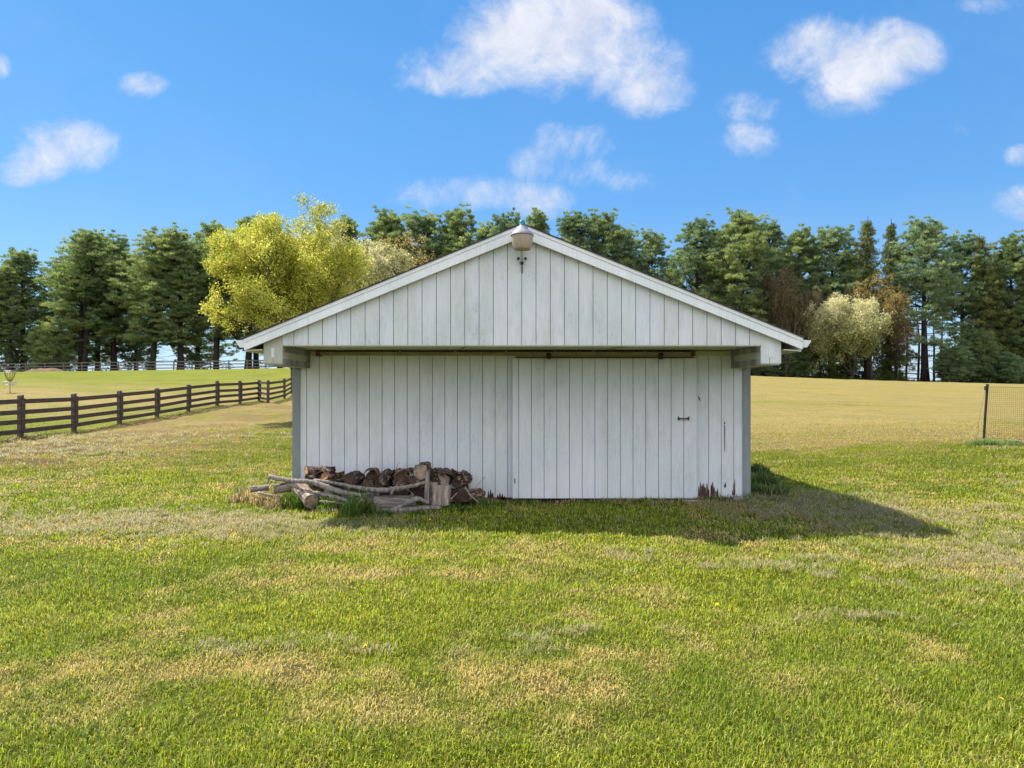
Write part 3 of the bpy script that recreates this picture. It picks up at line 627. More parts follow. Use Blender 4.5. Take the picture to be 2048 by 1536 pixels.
def endlog(px, py, rpx, D, label, mats, seed, yaw=0, pitch=0, ln=.38, **k):
    c = P(px, py, D); dv = Vector((math.sin(R(yaw)), math.cos(R(yaw)), math.sin(R(pitch)))).normalized()
    return wood('log', c, c+dv*ln, rpx/F*D, mats, label, seed=seed, **k)
BK, B2 = M_lbark, M_lbark2
o = wood('log', P(612, 942, 10.72), P(668, 944, 10.98), .075, [BK, M_cuto], 'ragged bark log lying sideways with an orange cut end, leftmost on top of the pile', seed=1, rough=.4)
wood('log', P(616, 962, 10.62), P(655, 950, 10.95), .085, [BK, M_cutd], 'shaggy dark log slanting below the orange-ended log', seed=2, rough=.45)
wood('log', P(648, 955, 10.60), P(686, 955, 10.9), .085, [B2, M_cuto], 'split reddish log with curled bark, between the shaggy log and the first round end', seed=3, rough=.45)
endlog(700, 960, 14.5, 10.62, 'dark brown round log end, first round one from the left', [BK, M_cutd], 4, yaw=6, rough=.22)
endlog(742, 954, 13, 10.66, 'brown log end under a cap of bark, second round one from the left', [B2, M_cutd], 5, yaw=-5, rough=.3)
endlog(735, 970, 12, 10.52, 'small hollow dark log end low in the pile below its round neighbour', [BK, M_cutd], 6, yaw=4, rough=.25)
wood('log', P(756, 972, 10.55), P(777, 946, 10.85), .075, [BK, M_cutd], 'steeply tilted split chunk of log in the middle of the pile', seed=7, rough=.5)
endlog(773, 955, 9, 10.75, 'thin broken log end behind the tilted chunk', [BK, M_cutd], 71, yaw=15, rough=.4)
endlog(803, 956, 16, 10.62, 'large reddish rotten log end left of the pale topmost log', [B2, M_cutd], 8, yaw=-8, rough=.32)
endlog(826, 964, 11, 10.56, 'small reddish log end below the pale topmost log', [B2, M_cutd], 9, yaw=8, rough=.3)
endlog(842, 944, 17, 10.64, 'topmost log of the pile with a pale ringed end and orange heart', [BK, M_cutl], 10, yaw=3, rough=.14)
endlog(862, 950, 11, 10.80, 'dark log end just behind and right of the pale topmost log', [BK, M_cutd], 72, yaw=10, rough=.3)
wood('log', P(868, 968, 10.7), P(880, 960, 11.0), .09, [BK, M_cutd], 'dark shadowed log wedged behind the upright stump block', seed=11, rough=.3)
endlog(888, 958, 14, 10.66, 'bark-shrouded log end right of the upright stump block', [BK, M_cutl], 12, yaw=12, pitch=5, rough=.35)
wood('log', P(913, 967, 10.6), P(930, 950, 10.85), .085, [M_lbark, M_cutd], 'hollow-ended log leaning against the right end of the pile', seed=13, rough=.25)
endlog(936, 957, 11, 10.82, 'ragged rightmost log end at the top of the pile', [BK, M_cutd], 14, yaw=-10, rough=.4)
wood('log', P(925, 992, 10.5), P(962, 990, 10.95), .105, [B2, M_cutd], 'low bark-covered log on the ground at the right end of the pile', seed=15, rough=.3)
for i, (px, py, D) in enumerate([(632,978,10.8),(672,976,10.85),(712,982,10.8),(768,978,10.8),(800,982,10.75),(835,985,10.75),(905,990,10.75),(862,990,10.9)]):
    endlog(px, py, 15, D-.05, ['dark log low under the leftmost logs','dark log low in the shade below the split log','dark log on the ground below the first round log','dark log on the ground below the tilted chunk','dark log on the ground below the reddish log','dark log on the ground below the pale log','dark log on the ground right of the stump block','dark log on the ground hidden behind the stump block'][i], [BK, M_cutd], 30+i, yaw=i*7-20, rough=.35)
def barkslab(px, py, D, ln, r, rot, label, seed):
    rr_ = random.Random(seed); mb = MB(); n = 7; k = 5; vs = []
    for off in (0, .012):
        for i in range(k+1):
            for j in range(n+1):
                a = R(-70+140*j/n)+rr_.uniform(-.06,.06); q_ = (r+off)*(1+rr_.uniform(-.06,.06)); e_ = (rr_.uniform(-.04,.04) if i in (0, k) else 0)
                vs.append((q_*math.sin(a), ln*(i/k-.5)+e_, q_*math.cos(a)-r))
    m_ = (k+1)*(n+1); fs = []
    for i in range(k):
        for j in range(n):
            a = i*(n+1)+j; fs.append((a, a+n+1, a+n+2, a+1)); fs.append((m_+a, m_+a+1, m_+a+n+2, m_+a+n+1))
    for i in range(k):
        for j in (0, n):
            a = i*(n+1)+j; fs.append((a, a+n+1, m_+a+n+1, m_+a))
    for j in range(n):
        for i in (0, k):
            a = i*(n+1)+j; fs.append((a, a+1, m_+a+1, m_+a))
    mb.add(vs, fs); o = mb.obj('bark_piece', BK if seed % 2 else B2, label=label, cat='bark', group='loose bark on the wood pile'); o.location = P(px, py, D); o.rotation_euler = rot
for q_ in [(655,938,10.75,.30,.08,(.2,.3,.9),'curled bark piece on top of the split reddish log',1),(744,938,10.7,.28,.10,(0,.1,.15),'curved bark cap over the second round log end',2),(812,940,10.75,.26,.10,(.1,-.2,-.2),'bark piece over the large reddish rotten log end',3),
           (892,941,10.72,.30,.11,(.15,.1,.2),'overhanging bark shroud right of the upright stump block',5),(922,946,10.78,.25,.09,(-.1,.35,-.1),'bark flap near the right end of the pile',4),(690,976,10.45,.24,.06,(.4,.8,1.2),'loose bark strip tilted below the first round log end',7),
           (760,990,10.35,.25,.05,(.5,.3,1.4),'bark strip lying on the two level timbers',9),(905,1000,10.35,.22,.06,(.2,.6,.6),'bark scrap on the soil right of the stump block',11),(800,970,10.45,.22,.07,(.5,-.4,.4),'bark strip hanging below the reddish log',6)]: barkslab(*q_)
# weathered timbers in front
wood('timber', P(679, 1001, 10.35), P(752, 1001, 10.35), .075, [M_drift2, M_cutl], 'pinkish half-split timber lying level in front of the pile, left one of the two', 'timber', seed=16, rough=.15, split=.5)
wood('timber', P(748, 1004, 10.27), P(832, 1004, 10.35), .115, [M_drift, M_cutl], 'thick grey weathered timber with a knot lying in front of the pile', 'timber', seed=17, rough=.15, split=.75)
wood('log', P(600, 976, 10.5), P(622, 1003, 10.15), .115, [M_drift2, M_cutl], 'short fat pale log tilted forward at the left of the branches', seed=18, rough=.08)
wood('log', P(548, 978, 10.45), P(583, 974, 10.5), .075, [M_drift2, M_cutl], 'grey-pink log lying level left of the tilted pale log', seed=19, rough=.12)
wood('log', P(500, 979, 10.5), P(538, 975, 10.6), .045, [M_drift, M_cutl], 'thin grey log sticking out of the dead grass left of the pile', seed=20, rough=.15)
wood('stump_block', P(880, 1012, 10.22), P(881, 972, 10.30), .135, [M_drift2, M_cutl], 'squat split stump block standing upright in front of the logs', 'stump', seed=21, rough=.2, split=.45)
wood('stump_block', P(866, 1008, 10.32), P(864, 966, 10.4), .085, [M_drift2, M_cutl], 'narrower dark stump block behind the squat one, beside the thin stake', 'stump', seed=22, rough=.25)
wood('stake', P(853, 1006, 10.2), P(855, 944, 10.3), .036, [M_drift, M_cutl], 'thin pale stake standing upright in front of the topmost log', 'stake', seed=23, rough=.15)
def branch(pts, radii, m_, label, seed, twigs=()):
    rr = random.Random(seed); P3 = [P(*p) for p in pts]; out = []; rad = []
    for i in range(len(P3)-1):
        for k_ in range(5):
            t_ = k_/5; p0 = P3[max(i-1,0)]; p1 = P3[i]; p2 = P3[i+1]; p3 = P3[min(i+2, len(P3)-1)]
            q_ = .5*((2*p1)+(p2-p0)*t_+(2*p0-5*p1+4*p2-p3)*t_*t_+(3*p1-p0-3*p2+p3)*t_**3)
            out.append(q_+Vector([rr.uniform(-.006,.006) for _ in range(3)])); rad.append((radii[i]*(1-t_)+radii[i+1]*t_)*rr.uniform(.95, 1.05)*(1+.10*math.sin(seed+2.1*(i+t_))))
    out.append(P3[-1]); rad.append(radii[-1]); org = P3[0]
    mb = MB().tube([v-org for v in out], rad, 10)
    for (i_, px, py, D, r_) in twigs:
        q_ = out[int(i_*(len(out)-1))]; e_ = P(px, py, D); mb.tube([q_-org, (q_+e_)/2-org+Vector((0,0,.01)), e_-org], [r_, r_*.8, r_*.5], 8)
    o = mb.obj('branch', m_, smooth=True, label=label, cat='branch', group='rotting firewood and branches heaped at the foot of the wall'); o.location = org; return o
branch([(539,953,10.35),(570,960,10.3),(620,964,10.25),(655,975,10.22),(690,986,10.2),(722,990,10.2)], [.032,.036,.042,.040,.036,.028], M_drift, 'long silvery branch sloping from the upper left end of the pile down to the right', 1, [(.02,536,966,10.35,.018)])
branch([(627,960,10.4),(680,968,10.3),(730,978,10.22),(775,980,10.2),(815,974,10.2),(850,965,10.25)], [.022,.028,.032,.034,.033,.026], M_drift, 'long bowed grey branch sagging across the front of the logs', 2)
branch([(650,1018,10.1),(700,1021,10.05),(760,1023,10.03),(810,1021,10.02),(850,1016,10.05),(884,1016,10.1)], [.018,.028,.045,.048,.045,.02], M_drift, 'lowest branch, thick and grey, lying in the grass in front of the pile', 3)
branch([(785,1020,10.05),(812,1008,10.0),(833,998,9.98),(846,1001,10.0),(858,1007,10.02)], [.03,.034,.036,.03,.018], M_drift, 'crooked grey branch arching up over the lowest branch', 4)
branch([(622,984,10.3),(655,991,10.2),(690,1001,10.15),(712,1012,10.1)], [.028,.03,.03,.02], M_drift, 'short pale branch slanting under the long silvery one', 5)
branch([(578,970,10.3),(590,973,10.25),(604,980,10.2)], [.03,.026,.016], M_drift, 'dark-tipped branch stub behind the tilted pale log', 6)
branch([(782,988,10.12),(787,978,10.1),(793,972,10.12)], [.02,.018,.01], M_drift, 'small forked stub poking up in front of the bowed branch', 7, [(.6,778,974,10.1,.009)])
branch([(854,944,10.5),(856,934,10.5),(855,925,10.5)], [.012,.009,.005], M_lbark, 'dark twig sticking up beside the pale topmost log', 8)
branch([(945,983,10.7),(957,968,10.7),(970,953,10.75)], [.006,.004,.003], M_drift2, 'thin bare twig leaning up at the right end of the pile', 9)
branch([(788,954,10.8),(793,935,10.85),(799,924,10.9)], [.004,.003,.002], M_drift2, 'very thin bare twig leaning against the wall behind the pile', 10)
rk = random.Random(77)
for i, (a_, lb) in enumerate([((600,990,10.2,640,984,10.3),'short grey stick lying under the tilted pale log'),((655,995,10.15,668,970,10.3),'short stick propped against the long silvery branch'),((700,992,10.2,760,986,10.25),'straight thin stick along the top of the level timbers'),((735,1016,10.05,760,1003,10.1),'dark stick leaning on the left end of the thick grey timber'),
     ((815,978,10.2,842,1000,10.1),'stick slanting down towards the thin upright stake'),((892,1006,10.25,915,985,10.4),'thin stick leaning right of the squat stump block'),((930,975,10.5,960,1006,10.3),'thin stick fallen off the right end of the pile'),((560,968,10.4,600,960,10.5),'dark stick behind the level grey-pink log'),((518,985,10.3,560,993,10.2),'stick half buried in the dead grass heap'),((640,1003,10.1,690,1008,10.05),'stick lying in the green grass below the short pale branch')]):
    x0,y0,d0,x1,y1,d1 = a_; branch([(x0,y0,d0),((x0+x1)/2+rk.uniform(-3,3),(y0+y1)/2+rk.uniform(-3,2),(d0+d1)/2),(x1,y1,d1)], [.017,.013,.007], [M_drift, M_lbark, M_drift2][i%3], lb, 100+i)
wood('board_scrap', P(1365, 1001, 10.95), P(1440, 1003, 10.95), .035, [M_drift2, M_cutd], 'rotten pinkish board lying at the foot of the wall right of the door', 'board', seed=40, rough=.3, split=.3)
wood('stone', P(1464, 999, 10.95), P(1484, 999, 10.98), .05, [M_drift, M_drift], 'small grey stone beside the right corner of the shed', 'stone', seed=41, rough=.4)
bpy.data.objects['stone'].pop('group', None); bpy.data.objects['board_scrap'].pop('group', None)

# ------------------------------------------------------------------ fences
fence = empty('board_fence', (-15.2, 22, gz1(-15.2, 22)), label='dark brown four-board paddock fence running away behind the left lawn', cat='fence')
fo = Vector(fence.location)
fp = []
pts = [(-15.2, D) for D in (12.9, 15.8, 19.0)]+[(X(px, D), D) for px, D in ((40.6,21.95),(148,24.65),(239,27.5),(314,30.4),(376.6,33.35),(434,36.6),(480,39.7),(518,42.7),(536,41.3),(569,47),(584,51),(604,55.5),(622,60.5))]
rr = random.Random(4)
H_ = 1.28
def fpost(x, y, h, w, par, base, m_, dz=0):
    z0 = gz1(x, y); mb = MB(); tx = rr.uniform(-.015, .015)
    x -= base.x; y -= base.y; z0 -= base.z
    mb.add([(x-w/2,y-w/2,z0-.2),(x+w/2,y-w/2,z0-.2),(x+w/2,y+w/2,z0-.2),(x-w/2,y+w/2,z0-.2),(x-w/2+tx,y-w/2,z0+h),(x+w/2+tx,y-w/2,z0+h),(x+w/2+tx,y+w/2,z0+h+.03),(x-w/2+tx,y+w/2,z0+h+.03)],
           [(0,3,2,1),(4,5,6,7),(0,1,5,4),(1,2,6,5),(2,3,7,6),(3,0,4,7)])
    return mb.obj('post', m_, par, bevel=.006)
for i, (x, y) in enumerate(pts):
    h = H_*rr.uniform(.98, 1.04) if i != 13 else 2.05
    po = fpost(x, y, h, .13 if i != 13 else .16, fence, fo, M_fence)
    if i < 11:   # batten over the board ends
        z0 = gz1(x, y)-fo.z; MB().box(x+.094-fo.x, x+.116-fo.x, y-.065-fo.y, y+.065-fo.y, z0+.2, z0+1.24).obj('batten', M_fence, po)
for i in range(len(pts)-1):
    (x0, y0), (x1, y1) = pts[i], pts[i+1]; za, zb = gz1(x0, y0), gz1(x1, y1)
    for hgt in (.24, .53, .82, 1.14):
        j0, j1 = rr.uniform(-.015, .015), rr.uniform(-.015, .015)
        dv = Vector((x1-x0, y1-y0, 0)).normalized(); sd_ = Vector((dv.y, -dv.x, 0))*(.079 if i < 11 else .08)
        MB().beam(Vector((x0, y0, za+hgt+j0))+sd_-fo, Vector((x1, y1, zb+hgt+j1))+sd_-fo, .026, .14).obj('rail', M_fence, fence)
far = empty('rail_fence', (-50, 93, gz1(-50, 93)), label='distant grey three-rail fence along the top of the ridge under the left pines', cat='fence'); fo2 = Vector(far.location)
fpts = []
x = -76.0
while x < -28: fpts.append((x, 93.5-1.2*sst(-60, -76, x)*1.0)); x += 2.42
for i, (x, y) in enumerate(fpts):
    y = float(y); fpts[i] = (x, y); fpost(x, y, 1.22, .13, far, fo2, M_fence2)
for i in range(len(fpts)-1):
    (x0, y0), (x1, y1) = fpts[i], fpts[i+1]
    for hgt in (.30, .72, 1.12):
        MB().beam(Vector((x0, y0-.08, gz1(x0, y0)+hgt))-fo2, Vector((x1, y1-.08, gz1(x1, y1)+hgt))-fo2, .04, .13).obj('rail', M_fence2, far)
far2 = empty('rail_fence', (45, 91, gz1(45, 91)), label='weathered grey rail fence half hidden in the brush under the right trees', cat='fence'); fo3 = Vector(far2.location)
fpts = [(30+2.5*i, 91.5-.07*i) for i in range(16)]
for i, (x, y) in enumerate(fpts): fpost(x, y, 1.15, .16, far2, fo3, M_fence2)
for i in range(len(fpts)-1):
    if i in (3, 4, 9): continue
    (x0, y0), (x1, y1) = fpts[i], fpts[i+1]
    for hgt in (.45, 1.02): MB().beam(Vector((x0, y0-.1, gz1(x0, y0)+hgt))-fo3, Vector((x1, y1-.1, gz1(x1, y1)+hgt))-fo3, .05, .13).obj('rail', M_fence2, far2)
# wire garden fence on the right
DWf = 19.0; wx = X(1966, DWf); wz = Z(890, DWf)
wf = empty('wire_fence', (wx, DWf, wz), label='black mesh wire fence with a leaning dark post at the right edge of the lawn', cat='fence')
tipx = X(1975, DWf)-wx; hp = Z(770, DWf)-wz
MB().tube([(0,0,-.2),(tipx*.5,0,hp*.5),(tipx,0,hp)], .032, 10).obj('post', M_black, wf, smooth=False)
MB().tube([(tipx,0,hp),(tipx+.002,0,hp+.02)], .045, 10).box(tipx-.07, tipx-.02, -.03, .03, hp-.14, hp-.03).box(-.01, .09, -.02, .02, .05, .13).obj('post_cap', M_black, wf)
mb = MB(); WL = 5.2
def wpt(u, v): # u along, v up
    return (u+.02+tipx*v/hp*max(0, 1-u), -.25*u, v+.012*math.sin(u*3)-.03*u)
nu = int(WL/.05); nv = int((hp-.06)/.05)
for i in range(nu+1):
    u = i*WL/nu; mb.tube([wpt(u, .02), wpt(u, hp*.5), wpt(u, hp-.05)], .0021, 3, cap=False)
for j in range(nv+1):
    v = .02+(hp-.07)*j/nv; mb.tube([wpt(u, v) for u in np.linspace(0, WL, 12)], .0018 if j not in (0, nv) else .006, 3, cap=False)
mb.obj('wire_mesh', M_black, wf)
MB().tube([(-.20,-.02,0),(-.10,-.02,hp*.5),(tipx-.05,-.02,hp-.06)], .003, 4).obj('brace_wire', M_black, wf)
for uu in (2.7, 5.2):
    a = wpt(uu, 0); MB().tube([(a[0],a[1],-.2),(a[0]+.02,a[1],hp)], .03, 10).obj('post', M_black, wf)
def tallD(name, spots, label, green, **kw):
    xs_, ds_, ls_ = [], [], []
    for (x, D, rx, ry, n, s_) in spots:
        a = rs.rand(n)*6.28; r = np.sqrt(rs.rand(n)); xs_.append(x+rx*r*np.cos(a)); ds_.append(D+ry*r*np.sin(a)); ls_.append(s_*(.6+.6*rs.rand(n))*(1-.4*r))
    x = np.concatenate(xs_); d = np.concatenate(ds_); l = np.concatenate(ls_); n = len(x); rr_ = rs.rand(n, 1)
    c = np.array(green[0])*(1-rr_)+np.array(green[1])*rr_
    v_, f_, cc = blades(x, d, gz(x, d), l, kw.get('w', .012)*(.6+.8*rs.rand(n)), kw.get('flop', 0)+.15+.7*rs.rand(n), rs.rand(n)*6.28, c, curl=.8)
    return link(name, np_mesh(name, v_, f_, M_grass, cc), label=label, cat=kw.get('cat', 'tall grass'), kind='stuff')
tallD('tall_grass', [(12.5,18.75,.35,.2,900,.26),(13.0,18.6,.4,.2,700,.22),(13.9,18.4,.5,.25,1400,.30),(12.2,18.8,.2,.15,300,.2),(14.8,18.2,.6,.3,1200,.3)], 'pale green tufts along the foot of the black wire fence', ((.10,.19,.05),(.30,.40,.16)))
tallD('dead_grass', [(12.6,18.95,.3,.15,500,.28),(13.2,18.8,.4,.2,500,.26),(14.4,18.0,.45,.15,1200,.24)], 'bleached dead grass below the black wire fence', ((.42,.32,.20),(.66,.54,.38)), flop=.4, cat='dead grass')
# rough grass fringe in front of the right trees and along the near fence
xx = rs.uniform(24, 70, 9000)
tallD('tall_grass', [(x_, 89.3-.03*x_, 1.2, .5, 60, .5) for x_ in np.arange(24, 72, .8)], 'dark green rough grass fringe in front of the right row of trees', ((.04,.09,.015),(.10,.18,.03)), w=.05)
tallD('tall_grass', [(-15.15+.1*math.sin(i), 13+i*.5, .22, .3, 130, .12) for i in range(60)], 'ragged grass and leaf litter line along the foot of the brown board fence', ((.10,.12,.03),(.26,.24,.08)), w=.012, flop=.3)

# ------------------------------------------------------------------ disc golf basket, soil mound, dandelions
bx, bd_ = X(20, 45), 45.0; bz = gz1(bx, bd_)
bk = empty('disc_golf_basket', (bx, bd_, bz), label='metal disc golf basket with hanging chains on the lawn beyond the brown fence', cat='disc golf basket')
M_yb = plain('yellow_band', [(.3,(.55,.42,.04)),(.7,(.70,.55,.06))], s=5, rough=.5)
MB().tube([(0,0,-.1),(0,0,1.45)], .03, 10).obj('pole', M_galv, bk, smooth=True)
MB().tube([(0,0,.72),(0,0,1.36)], .038, 12).obj('yellow_sleeve', M_yb, bk, smooth=True)
mb = MB()
for k_ in range(24):
    a = 6.283*k_/24; b_ = 6.283*(k_+1)/24
    for rr_, z_ in ((.34,.52),(.36,.70),(.20,.50)): mb.tube([(rr_*math.cos(a), rr_*math.sin(a), z_), (rr_*math.cos(b_), rr_*math.sin(b_), z_)], .012, 5, cap=False)
    mb.tube([(0,0,.5),(.34*math.cos(a), .34*math.sin(a), .52),(.36*math.cos(a), .36*math.sin(a), .70)], .008, 4, cap=False)
mb.obj('cage', M_galv, bk)
mb = MB()
for k_ in range(24):
    a = 6.283*k_/24; b_ = 6.283*(k_+1)/24
    for z_ in (1.30, 1.38): mb.tube([(.33*math.cos(a), .33*math.sin(a), z_), (.33*math.cos(b_), .33*math.sin(b_), z_)], .016, 5, cap=False)
    if k_ % 4 == 0: mb.tube([(0,0,1.38),(.33*math.cos(a), .33*math.sin(a), 1.38)], .012, 5, cap=False)
mb.obj('chain_rim', M_galv, bk)
mb = MB()
for k_ in range(12):
    a = 6.283*k_/12; mb.tube([(.31*math.cos(a), .31*math.sin(a), 1.30), (.22*math.cos(a), .22*math.sin(a), 1.0), (.10*math.cos(a), .10*math.sin(a), .78), (.05*math.cos(a), .05*math.sin(a), .72)], .009, 4)
mb.obj('chains', M_black, bk)
M_soil = plain('red_soil', [(.3,(.07,.04,.025)),(.7,(.20,.125,.07))], s=3, rough=.95, bump=1, bd=.1)
mx0 = X(92, 88); mz = gz1(mx0, 88); vs = []; fs = []
for j in range(13):
    for i in range(33):
        u = i/32*2-1; v = j/12*2-1; hgt = .42*max(0, 1-u*u-v*v)**.7*(.6+.8*float(vn(u*3, v*3, 1.2, 77))); vs.append((u*2.6, v*1.2, hgt-.06))
for j in range(12):
    for i in range(32): fs.append((j*33+i, j*33+i+1, (j+1)*33+i+1, (j+1)*33+i))
MB().add(vs, fs).obj('soil_mound', M_soil, smooth=True, label='low reddish mound of soil and mulch in front of the distant fence', cat='mound', loc=(mx0, 88, mz))
M_dand = plain('dandelion_yellow', [(.3,(.65,.42,.01)),(.7,(.85,.62,.02))], s=40, rough=.7)
M_stem = plain('dandelion_stem', [(.3,(.12,.20,.04)),(.7,(.20,.30,.07))], s=10, rough=.7)
dm = MB()
for k_ in range(22):
    a = 6.283*k_/22
    for r_, zt in ((.019, .004), (.013, .009)):
        a2 = a+.14*(r_ < .015); dm.add([(.002*math.cos(a2+1.57), .002*math.sin(a2+1.57), 0), (-.002*math.cos(a2+1.57), -.002*math.sin(a2+1.57), 0), (r_*math.cos(a2)-.002*math.sin(a2), r_*math.sin(a2)+.002*math.cos(a2), zt), (r_*math.cos(a2)+.002*math.sin(a2), r_*math.sin(a2)-.002*math.cos(a2), zt)], [(0,1,3,2)])
dmesh = dm.mesh('flower_head', M_dand); smesh = MB().tube([(0,0,-.05),(.003,0,-.02),(0,0,0)], .0022, 6).mesh('stem', M_stem)
DL = ['yellow dandelion in the lawn below the door handle, nearer of that area','yellow dandelion nearest the bottom right corner','yellow dandelion right of the middle of the lawn, upper right one of a close pair','yellow dandelion right of the middle of the lawn, lower left one of a close pair',
 'tiny yellow dandelion in the lawn left of the wood pile','yellow dandelion in the near lawn below the wood pile','tiny yellow dandelion just below the lowest branch of the wood pile','left one of two tiny dandelions in shade below the door','right one of two tiny dandelions in shade below the door','tiny yellow dandelion at the left edge of the lawn','yellow dandelion in the lawn towards the right edge','tiny yellow dandelion just beyond the edge of the shed shadow']
for i, (px, py) in enumerate([(1434,1218),(2002,1400),(1529,1160),(1494,1163),(222,1068),(730,1308),(860,1045),(1010,1032),(1030,1034),(18,1116),(1885,1212),(1495,1092)]):
    D = EYE*F/(py-HZ)*1.0; x_ = X(px, D); z_ = float(gz(np.array([x_]), np.array([D]))[0])
    e = empty('dandelion', (x_, D, z_+.05), label=DL[i], cat='flower', group='dandelions dotted over the lawn'); e.rotation_euler = (R(25), R(10*math.sin(i)), i); e.scale = (.85,)*3
    link('flower_head', dmesh, e); link('stem', smesh, e)

# ------------------------------------------------------------------ trees
def tris_cloud(P0, dirs, length, width, rng):
    """needle-like triangles: base at P0, pointing along dirs"""
    n = len(P0); d_ = dirs/np.linalg.norm(dirs, axis=1, keepdims=True)
    r_ = rng.randn(n, 3); s_ = np.cross(d_, r_); s_ /= np.linalg.norm(s_, axis=1, keepdims=True)+1e-9
    V_ = np.stack([P0-s_*width[:, None]/2, P0+s_*width[:, None]/2, P0+d_*length[:, None]], 1).reshape(-1, 3)
    return V_, np.arange(3*n).reshape(-1, 3)
def quads_cloud(P0, size, rng, upbias=.3):
    n = len(P0); a = rng.randn(n, 3); a /= np.linalg.norm(a, axis=1, keepdims=True); b = np.cross(a, rng.randn(n, 3)+[0, 0, upbias]); b /= np.linalg.norm(b, axis=1, keepdims=True)
    l = size[:, None]; w = l*.55
    V_ = np.stack([P0-a*l/2, P0+b*w/2, P0+a*l/2, P0-b*w/2], 1).reshape(-1, 3); return V_, np.arange(4*n).reshape(-1, 4)
